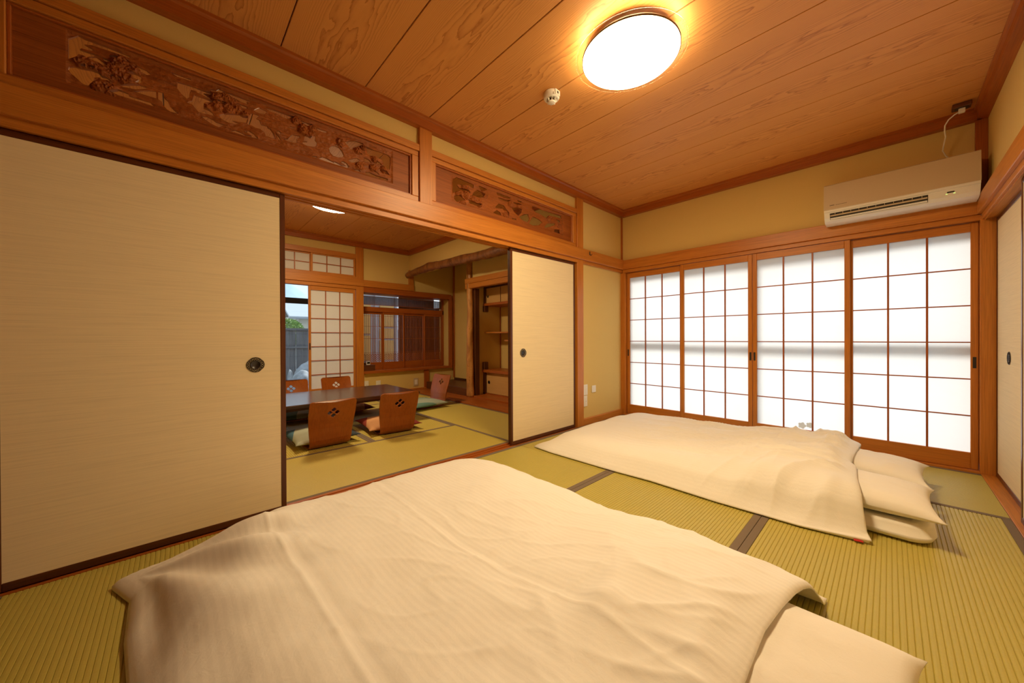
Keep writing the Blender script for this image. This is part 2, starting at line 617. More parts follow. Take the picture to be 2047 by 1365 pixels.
# ---- back wall with the paper sliding doors (y = YB)
wall('wall_back', [(-.03, XR + .1, YB + P_, YB + .10, 1.80, ZC)])
trim(-.03, XR, YB - .02, YB + .09, 1.81, 1.922, WOOD, .003)                    # nageshi
trim(0, XR, YB, YB + .10, 1.772, 1.81, WOOD)                                   # head track
trim(0, XR, YB, YB + .10, -.06, .014, WOOD)                                    # sill
trim(-.03, .030, YB + .002, YB + .10, -.06, 1.772, WOOD)                       # left jamb
trim(XR - .004, XR + .11, YB - .001, YB + .10, -.06, 1.80, WOOD, .003)         # corner post
trim(XR - .025, XR + .03, YB + .004, YB + .06, 1.92, 2.47, WOODR)              # corner post above the rail

# ---- right wall with the closet doors (x = XR)
wall('wall_right', [(XR + P_, XR + .10, YN, YB + .1, 1.90, ZC), (XR + P_, XR + .1, YN, .3, 0, 1.9)])
trim(XR - .02, XR + .09, YN, YB - .001, 1.81, 1.922, WOOD, .003)
trim(XR, XR + .11, YN, YB, 1.772, 1.81, WOOD)
trim(XR, XR + .11, .3, YB, -.06, .004, WOOD)
trim(XR + .012, XR + .018, .3, YB, 1.764, 1.772, WOOD, 0)
trim(XR, XR + .11, .2, .3, -.06, 1.772, WOOD)
wall('wall_near', [(-.115, XR + .1, YN - .06, YN, 0, ZC)], WOODD('z'))  # unseen wall, set to dark wood to cut bounce light

# ---- far room: garden wall (x = XF)
wall('wall_garden', [(XF - .10, XF - P_, YN, 2.14, 2.33, ZC), (XF - .10, XF - P_, 2.26, 4.1, 1.81, ZC),
                     (XF - .10, XF - P_, 2.26, 4.1, .0, .39), (XF - .40, XF - .06, 3.952, 4.1, .30, 1.80)])
trim(XF - .11, XF, 2.14, 2.26, -.06, 2.47, WOOD)
trim(XF - .11, XF + .018, YN, 2.26, 1.826, 1.935, WOOD, .003)
trim(XF - .11, XF + .018, 2.26, 3.165, 1.826, 1.935, WOOD, .003)
trim(XF - .11, XF, YN, 2.14, 1.772, 1.826, WOOD)
trim(XF - .11, XF - .004, YN, 2.14, 1.935, 1.977, WOOD)
trim(XF - .11, XF - .004, YN, 2.14, 2.27, 2.345, WOOD)
trim(XF - .11, XF, YN, 2.14, -.06, .004, WOOD)
trim(XF - .10, XF + .004, 3.075, 3.165, 1.935, 2.20, WOOD)
trim(XF - .32, XF - .002, 2.26, 3.985, 1.735, 1.826, WOODR)          # head of the bay window
trim(XF - .34, XF + .022, 2.26, 3.985, .378, .420, WOODR, .003)      # its deep sill
trim(XF - .06, XF, 3.945, 4.01, .42, 1.80, WOODR)
trim(XF - .06, XF - .004, 3.381, 3.477, .0, .378, WOODR)
trim(XF - .06, XF - .002, 2.26, 3.42, -.06, .05, WOOD)
trim(XF - .32, XF - .24, 2.26, 3.955, 1.435, 1.520, WOODR)           # rail between lattice and reed light
trim(XF - .32, XF - .24, 3.925, 3.955, .42, 1.74, WOODR)
wall('wall_side', [(XF - .1, -.085, YN - .06, YN, 0, ZC)])

# ---- far room: alcove side
wall('wall_alcove', [(XF - .03, -.085, YA + .02, YA + .08, 2.10, ZC), (XF - .4, -.085, 4.05, 4.12, 0, 2.46),
                     (-2.365, -2.29, 3.50, 4.06, 0, 2.46), (-2.262, -.085, 3.435, 3.475, 1.89, 2.46)])
tag(box('ceiling', XF - .1, -.085, YA + .03, 4.1, 2.46, 2.50, WOODD, None, 0), kind='structure')
trim(XF, -.115, YA, 3.43, -.06, .026, WOODR)                          # board floor in front of the alcove
trim(-2.27, -.115, 3.43, 3.70, -.06, .05, WOODR)
trim(XF, -2.40, 3.42, 3.50, .026, .150, WOODD, .004)                  # alcove sill
trim(XF, -2.365, 3.50, 4.05, .03, .146, WOODD)
trim(XF, -2.365, 4.035, 4.05, .146, .185, WOODD)
trim(XF - .02, XF + .02, 4.03, 4.055, .185, 2.46, WOODR)
trim(-2.40, -.115, 3.385, 3.47, 1.835, 1.915, WOOD)
trim(-2.40, -.115, 3.39, 3.47, 1.755, 1.832, WOOD)
trim(-2.29, -2.235, 3.47, 3.55, .05, 1.755, WOODD)
trim(-2.29, -2.275, 4.035, 4.05, .05, 1.8, WOODR)
# ================================================================ SLIDING DOORS
def pull(parent, y, z, x, sgn, r=.032):
    """round recessed pull of a cloth door, on a face normal to x"""
    loc = (x, y, z)
    R = lambda a: r * (1.16 + .09 * abs(math.cos(2 * a)) ** .6)
    V, Fc, n = [], [], 72
    for i, (q, h) in enumerate(((1.0, .0004), (1.0, .0026), (.93, .0026), (.93, .0004))):
        for k in range(n):
            a = 2 * PI * k / n
            V.append((sgn * h, q * R(a) * math.cos(a), q * R(a) * math.sin(a)))
    for i in range(3):
        for k in range(n):
            Fc.append((i * n + k, i * n + (k + 1) % n, (i + 1) * n + (k + 1) % n, (i + 1) * n + k))
    o = mesh_obj('door_pull', V, Fc, BLACKM, parent, loc, True)
    o['label'] = 'dark recessed round pull with pierced rim'
    V, Fc, n = [], [], 32
    for i, (q, h) in enumerate(((.0, .0008), (.60, .0008), (.64, .0030), (.72, .0034), (.76, .0006))):
        for k in range(n):
            a = 2 * PI * k / n
            V.append((sgn * h, r * q * math.cos(a), r * q * math.sin(a)))
    for i in range(4):
        for k in range(n):
            Fc.append((i * n + k, i * n + (k + 1) % n, (i + 1) * n + (k + 1) % n, (i + 1) * n + k))
    mesh_obj('pull_cup', V, Fc, BLACKM, o, loc, True)
    V, Fc = [], []
    for k in range(16):
        a = 2 * PI * k / 16
        for s in (-1, 1):
            pts = [(sgn * .0035, (r * (.78 + .34 * t)) * math.cos(a + s * .17 * math.sin(3 * t)), (r * (.78 + .34 * t)) * math.sin(a + s * .17 * math.sin(3 * t))) for t in (0, .33, .66, 1)]
            v, f = tube_data(pts, .0016, 4)
            Fc += [tuple(len(V) + q for q in g) for g in f]
            V += [Vector(q) for q in v]
    mesh_obj('scrollwork', V, Fc, BLACKM, o, loc)
    return o

ND = [0]
def fusuma(x, y0, y1, face, label, pull_y=None, z0=.004, z1=1.768, paper=None):
    """cloth-covered sliding door, centre plane x, room side +1/-1"""
    ND[0] += 1
    d = empty('door_%d' % ND[0], (x, (y0 + y1) / 2, z0), label, 'sliding door', None, 'structure')
    t, s = .010, .024
    box('panel', x - .007, x + .007, y0 + .01, y1 - .01, z0 + .01, z1 - .01, paper or FPAPER, d, 0)
    box('stile', x - t, x + t, y0, y0 + s, z0, z1, FRAME, d, .002)
    box('stile', x - t, x + t, y1 - s, y1, z0, z1, FRAME, d, .002)
    box('rail', x - t, x + t, y0 + s, y1 - s, z0, z0 + .032, FRAME, d, .002)
    box('rail', x - t, x + t, y0 + s, y1 - s, z1 - .026, z1, FRAME, d, .002)
    if pull_y is not None:
        pull(d, pull_y, .826, x + face * .0075, face)
    return d
fusuma(-.032, -.512, .444, 1, 'cream cloth sliding door under the wider carved transom', .306)
fusuma(-.076, -.512, .430, 1, 'dark-edged sliding door tucked behind the open cream cloth door')
fusuma(-.032, 2.168, 3.112, 1, 'cream cloth sliding door beside the wall sockets', 2.325)
fusuma(-.076, 2.190, 3.125, 1, 'sliding door whose edge shows behind the door beside the wall sockets')
fusuma(XR + .072, 3.14, YB - .002, -1, 'pale closet sliding door next to the corner post', 3.70)
fusuma(XR + .036, 2.24, 3.16, -1, 'pale closet sliding door overlapping the corner one')
fusuma(XR + .072, 1.3, 2.26, -1, 'closet sliding door further along the closet front')
fusuma(XR + .036, .3, 1.32, -1, 'closet sliding door at the closet end')

def shoji(x0, x1, yc, label, rows=6, cols=3, z0=.016, pz0=.131, pz1=1.705, z1=1.768, st=.035, mat=None, pulls=(), t=.015):
    """paper lattice door in the plane y = yc"""
    ND[0] += 1
    d = empty('door_%d' % ND[0], ((x0 + x1) / 2, yc, z0), label, 'paper door', 'paper lattice doors of the bedding room', 'structure')
    box('stile', x0, x0 + st, yc - t, yc + t, z0, z1, WOOD, d, .0025)
    box('stile', x1 - st, x1, yc - t, yc + t, z0, z1, WOOD, d, .0025)
    box('rail', x0 + st, x1 - st, yc - t, yc + t, z0, pz0, WOOD, d, .0025)
    box('rail', x0 + st, x1 - st, yc - t, yc + t, pz1, z1, WOOD, d, .0025)
    a, b = x0 + st, x1 - st
    for i in range(1, cols):
        x = a + (b - a) * i / cols
        box('lattice_bar', x - .0058, x + .0058, yc - .011, yc + .0035, pz0, pz1, WOODR, d, .0008)
    for j in range(1, rows):
        z = pz0 + (pz1 - pz0) * j / rows
        box('lattice_bar', a, b, yc - .010, yc + .004, z - .0042, z + .0042, WOODR, d, .0008)
    for i in range(cols):
        for j in range(rows):
            xa, xb = a + (b - a) * i / cols, a + (b - a) * (i + 1) / cols
            za, zb = pz0 + (pz1 - pz0) * j / rows, pz0 + (pz1 - pz0) * (j + 1) / rows
            o = link('paper_pane', pane_mesh(xb - xa, zb - za, 'y', mat or SPAPER), d, ((xa + xb) / 2, yc + .005, (za + zb) / 2))
    for px in pulls:
        box('pull', px - .008, px + .008, yc - t - .0008, yc - t + .004, .735, .815, DARKP, d, 0)
    return d
PANES = {}
def pane_mesh(wd, h, normal, mat):
    k = (round(wd, 3), round(h, 3), normal, mat.name)
    if k not in PANES:
        a, b = wd / 2, h / 2
        q = [(-a, -b), (a, -b), (a, b), (-a, b)]
        me = bpy.data.meshes.new('paper_pane')
        me.from_pydata([(u, 0, v) if normal == 'y' else (0, u, v) for u, v in q], [], [(0, 1, 2, 3)])
        me.materials.append(mat)
        PANES[k] = me
    return PANES[k]
YS1, YS2 = YB + .022, YB + .058
shoji(.034, .712, YS2, 'paper lattice door next to the plaster corner', pulls=(.052,))
shoji(.700, 1.376, YS1, 'paper lattice door second from the plaster corner', pulls=(1.362,))
d3 = shoji(1.379, 2.068, YS1, 'paper lattice door with two blossom patches', pulls=(1.395,))
shoji(2.048, 2.724, YS2, 'paper lattice door under the air conditioner next to the corner post', pulls=(2.706,))
def blossom(parent, x, z, r):
    n = 60
    V = [(0, 0, 0)] + [(r * (.72 + .28 * abs(math.cos(2.5 * 2 * PI * k / n))) * math.cos(2 * PI * k / n), 0,
                         r * (.72 + .28 * abs(math.cos(2.5 * 2 * PI * k / n))) * math.sin(2 * PI * k / n)) for k in range(n)]
    o = mesh_obj('paper_blossom', V, [(0, 1 + k, 1 + (k + 1) % n) for k in range(n)], SPATCH, parent, (x, YS1 + .0035, z))
    o['label'] = 'blossom-shaped paper patch'
SPATCH = shoji_paper('patch_paper', (.66, .62, .54), .5)
blossom(d3, 1.752, .165, .030)
blossom(d3, 1.805, .176, .026)

# ---- far room: paper doors towards the garden (plane x = const)
def shoji_x(y0, y1, xc, label, rows, cols, z0, pz0, pz1, z1, st, mat, name='door', t=.014, pull_y=None, group=None):
    if name == 'door':
        ND[0] += 1
        nm = 'door_%d' % ND[0]
    else:
        NW[0] += 1
        nm = 'window_%d' % NW[0]
    d = empty(nm, (xc, (y0 + y1) / 2, z0), label, 'paper door' if name == 'door' else 'transom window', group, 'structure')
    box('stile', xc - t, xc + t, y0, y0 + st, z0, z1, WOOD, d, .0025)
    box('stile', xc - t, xc + t, y1 - st, y1, z0, z1, WOOD, d, .0025)
    box('rail', xc - t, xc + t, y0 + st, y1 - st, z0, pz0, WOOD, d, .0025)
    box('rail', xc - t, xc + t, y0 + st, y1 - st, pz1, z1, WOOD, d, .0025)
    a, b = y0 + st, y1 - st
    for i in range(1, cols):
        y = a + (b - a) * i / cols
        box('lattice_bar', xc - .003, xc + .010, y - .0065, y + .0065, pz0, pz1, WOODR, d, .0008)
    for j in range(1, rows):
        z = pz0 + (pz1 - pz0) * j / rows
        box('lattice_bar', xc - .004, xc + .009, a, b, z - .006, z + .006, WOODR, d, .0008)
    for i in range(cols):
        for j in range(rows):
            ya, yb = a + (b - a) * i / cols, a + (b - a) * (i + 1) / cols
            za, zb = pz0 + (pz1 - pz0) * j / rows, pz0 + (pz1 - pz0) * (j + 1) / rows
            link('paper_pane', pane_mesh(yb - ya, zb - za, 'x', mat), d, (xc - .004, (ya + yb) / 2, (za + zb) / 2))
    if pull_y: box('pull', xc + t - .003, xc + t + .0008, pull_y - .008, pull_y + .008, .80, .90, DARKP, d, 0)
    return d
NW = [0]
XS = XF - .03
shoji_x(1.447, 2.135, XS, 'paper lattice door at the garden opening of the far room', 7, 3, .006, .20, 1.705, 1.772, .034, SPAPER2, pull_y=1.463)
shoji_x(.06, .74, XS - .034, 'paper lattice door beyond the garden opening', 7, 3, .006, .20, 1.705, 1.772, .034, SPAPER2)
shoji_x(-.60, .08, XS, 'paper lattice door at the far end of the garden wall', 7, 3, .006, .20, 1.705, 1.772, .034, SPAPER2)
shoji_x(1.483, 2.135, XS, 'paper transom window right above the garden door', 2, 3, 1.978, 1.996, 2.252, 2.269, .026, SPAPER2, 'window')
shoji_x(.86, 1.500, XS - .032, 'paper transom window above the garden opening', 2, 3, 1.978, 1.996, 2.252, 2.269, .026, SPAPER2, 'window')
shoji_x(.22, .88, XS, 'paper transom window beyond the garden opening', 2, 3, 1.978, 1.996, 2.252, 2.269, .026, SPAPER2, 'window')
shoji_x(-.58, .24, XS - .032, 'paper transom window at the end of the garden wall', 2, 3, 1.978, 1.996, 2.252, 2.269, .026, SPAPER2, 'window')

# ---- bay window: four lattice screens and a reed light above
LATM = WOODR('z')
XL = XF - .275
ys = [2.285, 2.69, 3.095, 3.515, 3.935]
def lattice_screen(y0, y1, x, label):
    NW[0] += 1
    d = empty('window_%d' % NW[0], (x, (y0 + y1) / 2, .42), label, 'lattice window', 'lattice screens of the bay window', 'structure')
    s, z0, z1 = .030, .420, 1.436
    za, zb = .545, 1.395
    box('stile', x - .012, x + .012, y0, y0 + s, z0, z1, WOODR, d, .002)
    box('stile', x - .012, x + .012, y1 - s, y1, z0, z1, WOODR, d, .002)
    box('rail', x - .012, x + .012, y0 + s, y1 - s, z0, za, WOODR, d, .002)
    box('rail', x - .012, x + .012, y0 + s, y1 - s, zb, z1, WOODR, d, .002)
    V, Fc = [], []
    def bar(ya, yb, zaa, zbb, dx=.004):
        k = len(V)
        V.extend([(px, py, pz) for px in (-dx, dx) for py in (ya, yb) for pz in (zaa, zbb)])
        Fc.extend([tuple(k + q for q in f) for f in ((0, 1, 3, 2), (4, 6, 7, 5), (0, 4, 5, 1), (2, 3, 7, 6), (0, 2, 6, 4), (1, 5, 7, 3))])
    yc = (y0 + y1) / 2
    a, b = y0 + s - yc, y1 - s - yc
    zm = (z0 + z1) / 2
    n = 12
    for i in range(1, n):
        y = a + (b - a) * i / n
        bar(y - .0032, y + .0032, .69 - zm if i % 3 else za - zm, zb - zm)
    for z in (1.18, .965, .69, .715, 1.365):
        bar(a, b, z - .0026 - zm, z + .0026 - zm, .003)
    m = 16
    for i in range(1, m):
        y = a + (b - a) * i / m
        bar(y - .0022, y + .0022, za - zm, .69 - zm, .0035)
    for j in range(1, 8):
        z = za + (.69 - za) * j / 8
        bar(a, b, z - .0022 - zm, z + .0022 - zm, .0032)
    for i in range(m):
        for j in range(8):
            if (i + j) % 2 == 0:
                y = a + (b - a) * (i + .5) / m; z = za + (.69 - za) * (j + .5) / 8 - zm
                bar(y - .005, y + .005, z - .0045, z + .0045, .002)
    o = mesh_obj('lattice_bars', V, Fc, LATM, d, (x, yc, zm))
    o['kind'] = 'stuff'
    return d
lattice_screen(ys[0] - .02, ys[1] + .015, XL - .015, 'lattice screen beside the post with a note box before it')
lattice_screen(ys[1], ys[2] + .012, XL + .012, 'lattice screen in front of the amber reflection panels')
lattice_screen(ys[2], ys[3] + .015, XL - .015, 'dark lattice screen third from the garden door post')
lattice_screen(ys[3], ys[4], XL + .012, 'dark lattice screen next to the alcove')
NW[0] += 1
rd = empty('window_%d' % NW[0], (XL, 3.1, 1.52), 'reed-strip light above the lattice screens', 'transom window', None, 'structure')
V, Fc = [], []
for i in range(118):
    y = 2.27 + (3.92 - 2.27) * (i + .5) / 118 - 3.1
    hw = .0045
    k = len(V)
    V += [(px, y + q, z) for px in (-.003, .003) for q in (-hw, hw) for z in (-.07, .07)]
    Fc += [tuple(k + q for q in f) for f in ((0, 1, 3, 2), (4, 6, 7, 5), (0, 4, 5, 1), (2, 3, 7, 6), (0, 2, 6, 4), (1, 5, 7, 3))]
rs = mesh_obj('reed_strips', V, Fc, WOODD('z'), rd, (XL, 3.1, 1.632))
rs['kind'] = 'stuff'
box('reed_rail', XL - .006, XL + .006, 2.26, 3.93, 1.555, 1.563, WOODR, rd)
box('reed_rail', XL - .006, XL + .006, 2.26, 3.93, 1.700, 1.708, WOODR, rd)
# ================================================================ CARVED TRANSOMS
# outlines (mm: y, z) of the pierced openings, and centres and radii of the carved pine fans
HOLES1 = [[(-319,2210),(-301,2230),(-292,2240),(-274,2235),(-211,2236),(-145,2233),(-146,2224),(-169,2222),(-211,2221),(-256,2221),(-276,2212),(-265,2208),(-250,2204),(-256,2195),(-285,2191),(-288,2183),(-269,2183),(-243,2184),(-251,2174),(-265,2166),(-269,2153),(-274,2162),(-290,2156),(-295,2141),(-308,2134),(-319,2125)],[(-256,2170),(-243,2176),(-227,2167),(-218,2158),(-218,2146),(-225,2144),(-238,2149),(-249,2150),(-262,2154),(-263,2164)],[(-226,2182),(-202,2179),(-211,2173),(-221,2173)],[(-206,2202),(-178,2208),(-186,2196),(-202,2195)],[(-160,2206),(-139,2202),(-116,2199),(-93,2196),(-79,2186),(-91,2177),(-110,2176),(-118,2189),(-133,2200),(-151,2199)],[(-317,2095),(-303,2104),(-284,2105),(-256,2112),(-238,2111),(-227,2099),(-212,2101),(-197,2086),(-212,2085),(-227,2081),(-234,2085),(-247,2079),(-251,2059),(-260,2050),(-266,2042),(-280,2042),(-298,2058),(-312,2070),(-320,2083)],[(-289,2116),(-273,2124),(-272,2113),(-284,2111)],[(-263,2126),(-245,2125),(-249,2120),(-259,2118)],[(-155,2150),(-133,2161),(-112,2160),(-108,2153),(-111,2142),(-107,2138),(-115,2124),(-129,2120),(-117,2140),(-133,2134),(-137,2147)],[(-183,2120),(-169,2118),(-173,2113),(-180,2115)],[(-202,2116),(-192,2120),(-193,2113),(-200,2111)],[(-175,2089),(-161,2097),(-115,2118),(-92,2119),(-94,2111),(-129,2092),(-151,2089),(-167,2085)],[(-135,2080),(-100,2101),(-62,2116),(-61,2082),(-81,2081),(-102,2081)],[(-55,2118),(-38,2120),(-36,2099),(-22,2087),(-16,2068),(-2,2055),(14,2042),(-14,2041),(-27,2048),(-40,2063),(-42,2075),(-55,2081)],[(-208,2041),(-179,2064),(-150,2063),(-148,2055),(-125,2055),(-102,2055),(-81,2056),(-69,2042),(-125,2042),(-181,2039)],[(-13,2228),(15,2230),(59,2230),(57,2222),(10,2218)],[(12,2194),(45,2197),(81,2198),(81,2180),(71,2181),(59,2178),(53,2156),(52,2140),(44,2130),(23,2146),(10,2164)],[(71,2160),(88,2160),(87,2082),(75,2093),(63,2110),(44,2112),(63,2129)],[(80,2197),(99,2196),(135,2196),(135,2186),(105,2184),(130,2172),(132,2167),(101,2172),(80,2176)],[(86,2159),(107,2161),(143,2158),(137,2149),(115,2140),(105,2126),(105,2110),(126,2108),(139,2102),(147,2089),(138,2087),(121,2086),(98,2082),(85,2082)],[(131,2217),(154,2221),(165,2233),(194,2230),(226,2230),(295,2230),(293,2224),(278,2220),(283,2208),(254,2208),(222,2208),(203,2212),(199,2220),(181,2221),(172,2211),(154,2211),(135,2210)],[(156,2171),(172,2174),(169,2168),(158,2166)],[(176,2176),(192,2176),(191,2171),(179,2170)],[(171,2162),(185,2161),(184,2156),(173,2157)],[(237,2193),(261,2194),(279,2194),(278,2185),(259,2181),(245,2186)],[(309,2191),(334,2214),(370,2208),(357,2190),(337,2185),(317,2185)],[(361,2226),(398,2230),(496,2229),(462,2209),(441,2208),(411,2214),(380,2213),(365,2221)],[(165,2102),(185,2117),(226,2131),(249,2138),(263,2133),(282,2138),(276,2108),(256,2103),(242,2100),(219,2096),(244,2091),(230,2082),(203,2077),(180,2083),(167,2092)],[(295,2167),(312,2171),(332,2171),(319,2150),(334,2147),(341,2126),(369,2128),(372,2119),(382,2118),(398,2097),(408,2073),(392,2071),(361,2070),(354,2089),(336,2098),(316,2098),(297,2105),(279,2103)],[(96,2069),(121,2074),(143,2067),(153,2061),(182,2061),(175,2051),(162,2040),(136,2045),(113,2055)],[(209,2040),(230,2050),(256,2047),(272,2042),(299,2046),(294,2050),(265,2061),(287,2070),(309,2062),(328,2042),(296,2039),(260,2037)],[(408,2118),(424,2124),(432,2119),(429,2103),(416,2107)],[(403,2108),(421,2093),(433,2074),(419,2077)],[(445,2087),(467,2095),(489,2129),(526,2134),(523,2123),(512,2115),(509,2089),(489,2084),(462,2080)],[(476,2173),(501,2172),(492,2164),(479,2165)],[(527,2226),(561,2224),(561,2210),(544,2209)],[(552,2147),(573,2147),(572,2093),(561,2090),(540,2095),(540,2107),(567,2117),(545,2115)],[(526,2225),(560,2225),(592,2221),(583,2215),(566,2209),(546,2207),(543,2219),(526,2220)],[(609,2217),(642,2217),(674,2220),(666,2210),(648,2205),(621,2206)],[(548,2126),(563,2145),(583,2145),(592,2155),(595,2164),(609,2168),(605,2141),(616,2132),(615,2115),(603,2101),(571,2092),(542,2098),(540,2105),(568,2116),(545,2115)],[(681,2120),(694,2139),(716,2149),(741,2145),(757,2130),(767,2110),(764,2095),(735,2083),(703,2081),(684,2097)],[(716,2156),(735,2158),(733,2150),(722,2150)],[(741,2158),(757,2152),(754,2148),(745,2151)],[(771,2193),(800,2208),(838,2224),(886,2224),(879,2209),(848,2192),(824,2175),(817,2160),(807,2162),(790,2180)],[(585,2041),(614,2047),(617,2039),(594,2038)],[(623,2037),(647,2055),(666,2054),(709,2044),(715,2050),(754,2040),(780,2046),(747,2060),(767,2069),(783,2064),(796,2048),(790,2035),(734,2036),(666,2036)],[(793,2086),(820,2104),(847,2119),(864,2112),(857,2099),(816,2077)],[(896,2205),(946,2207),(1013,2211),(1051,2209),(1070,2197),(1066,2114),(1035,2119),(1005,2120),(1024,2130),(1013,2163),(975,2168),(924,2161),(914,2172),(910,2192)],[(892,2136),(924,2133),(942,2117),(896,2112)],[(854,2154),(882,2157),(878,2149),(861,2150)],[(968,2140),(998,2139),(1009,2125),(975,2123)],[(899,2046),(927,2051),(975,2044),(1050,2045),(1046,2029),(975,2028),(902,2032)],[(942,2072),(982,2068),(993,2054),(956,2060)],[(1005,2090),(1035,2093),(1066,2076),(1020,2080)],[(825,2038),(857,2046),(871,2037),(833,2033)]]
HOLES2 = [[(1573,2200),(1610,2231),(1674,2226),(1781,2221),(1774,2187),(1747,2194),(1716,2199),(1674,2182),(1633,2180),(1615,2170),(1639,2153),(1674,2153),(1740,2157),(1746,2144),(1692,2143),(1644,2135),(1604,2116),(1575,2096)],[(1586,2076),(1638,2095),(1673,2085),(1697,2072),(1679,2062),(1644,2058),(1615,2035),(1592,2049)],[(1777,2158),(1815,2188),(1860,2181),(1886,2162),(1873,2143),(1834,2128),(1796,2133),(1759,2127)],[(1832,2228),(1920,2225),(1920,2218),(1886,2198),(1847,2197),(1835,2209)],[(1728,2084),(1765,2079),(1815,2075),(1853,2077),(1840,2061),(1796,2055),(1734,2056)],[(2029,2228),(2196,2225),(2174,2210),(2036,2203)],[(2043,2189),(2136,2192),(2181,2193),(2136,2176),(2050,2180)],[(2014,2102),(2050,2135),(2107,2136),(2143,2107),(2180,2089),(2173,2049),(2143,2053),(2136,2084),(2099,2102),(2049,2095),(2021,2091)],[(1986,2040),(2028,2074),(2071,2063),(2085,2040),(2028,2037)],[(2211,2135),(2257,2155),(2319,2151),(2335,2126),(2287,2084),(2241,2104)],[(2273,2226),(2336,2228),(2320,2213),(2280,2214)],[(2226,2194),(2328,2198),(2312,2183),(2234,2182)],[(2303,2074),(2359,2115),(2416,2129),(2441,2094),(2416,2054),(2351,2056)],[(2476,2218),(2518,2223),(2624,2219),(2762,2222),(2908,2226),(2923,2197),(2888,2196),(2810,2196),(2715,2187),(2678,2148),(2623,2165),(2535,2174),(2475,2189)],[(2475,2119),(2552,2119),(2623,2099),(2570,2058),(2483,2037),(2433,2046)],[(2650,2063),(2696,2103),(2809,2128),(2819,2118),(2752,2085),(2668,2055)],[(2799,2064),(2888,2082),(2897,2040),(2799,2039)],[(2829,2176),(2888,2170),(2898,2128),(2848,2149)],[(2210,2047),(2264,2048),(2256,2038),(2218,2038)]]
FANS1 = [(-283,2143,24),(-253,2145,24),(-227,2130,24),(-189,2153,32),(-169,2198,30),(-135,2187,24),(-155,2138,28),(-235,2070,26),(-204,2070,28),(154,2194,22),(190,2208,22),(212,2201,22),(156,2150,22),(203,2156,24),(235,2173,22),(270,2150,18),(507,2220,20),(544,2183,24),(115,2126,18),(543,2194,20),(589,2209,20),(574,2161,20),(748,2188,22),(851,2174,20),(886,2205,18),(957,2155,20),(861,2079,22),(949,2094,22),(1020,2106,20)]
FANS2 = [(1692,2178,30),(1632,2108,30),(1710,2124,30),(1667,2044,30),(1893,2185,30),(1783,2104,30),(1834,2092,28),(2196,2181,30),(2304,2175,30),(2136,2073,30),(2715,2162,30),(2858,2139,30)]
def in_poly(p, poly):
    x, y = p
    c = False
    j = len(poly) - 1
    for i in range(len(poly)):
        xi, yi = poly[i]; xj, yj = poly[j]
        if (yi > y) != (yj > y) and x < (xj - xi) * (y - yi) / (yj - yi) + xi: c = not c
        j = i
    return c

def carved_board(name, parent, y0, y1, z0, z1, holes, fans, cart, xf, th):
    """pierced board in the plane x = xf, relief carved on its front"""
    H = [[(a / 1000, b / 1000) for a, b in h] for h in holes]
    FN = [(a / 1000, b / 1000, r / 1000) for a, b, r in fans]
    pts, edges = [], []
    def loop(poly):
        k = len(pts)
        pts.extend(Vector(p) for p in poly)
        n = len(poly)
        edges.extend((k + i, k + (i + 1) % n) for i in range(n))
    loop([(y0, z0), (y1, z0), (y1, z1), (y0, z1)])
    for h in H: loop(h)
    cy0, cy1, cz0, cz1 = cart
    s = .0058
    rr = random.Random(7)
    ny, nz = int((cy1 - cy0) / s), int((cz1 - cz0) / s)
    for i in range(ny + 1):
        for j in range(nz + 1):
            p = (cy0 + (cy1 - cy0) * i / ny + rr.uniform(-1, 1) * s * .25, cz0 + (cz1 - cz0) * j / nz + rr.uniform(-1, 1) * s * .25)
            if not any(in_poly(p, h) for h in H): pts.append(Vector(p))
    v2, e2, f2, _, _, _ = delaunay_2d_cdt(pts, edges, [], 0, 1e-5)
    keep = []
    for f in f2:
        c = sum((v2[i] for i in f), Vector((0, 0))) / len(f)
        if not any(in_poly(c, h) for h in H): keep.append(tuple(f))
    def relief(y, z):
        e = min(y - cy0, cy1 - y, z - cz0, cz1 - z)
        if e <= 0: return 0.0
        k = min(1, e / .012)
        r = -.005 + .006 * noise.noise(Vector((y * 16, z * 34, 1.7))) + .003 * noise.noise(Vector((y * 60, z * 150, 4.1)))
        for a, b, q in FN:
            dy, dz = y - a, z - b + q * .35
            d = math.hypot(dy, dz) / (q * 1.15)
            if d < 1:
                an = math.atan2(dz, dy)
                r = max(r, -.003 + .017 * math.sqrt(1 - d * d) * (1 + .26 * math.cos(an * 17)))
        return k * r
    used = sorted({i for f in keep for i in f})
    rem = {i: k for k, i in enumerate(used)}
    n = len(used)
    cyy, czz = (y0 + y1) / 2, (z0 + z1) / 2
    V = [(relief(v2[i][0], v2[i][1]), v2[i][0] - cyy, v2[i][1] - czz) for i in used]
    V += [(-th, v2[i][0] - cyy, v2[i][1] - czz) for i in used]
    Fc, cnt = [], {}
    for f in keep:
        g = [rem[i] for i in f]
        Fc.append(tuple(g))
        Fc.append(tuple(n + i for i in reversed(g)))
        for a, b in zip(g, g[1:] + g[:1]):
            if (b, a) in cnt: del cnt[(b, a)]
            else: cnt[(a, b)] = 1
    for a, b in cnt: Fc.append((b, a, n + a, n + b))
    o = mesh_obj(name, V, Fc, CARVE('y'), parent, (xf, cyy, czz))
    return o

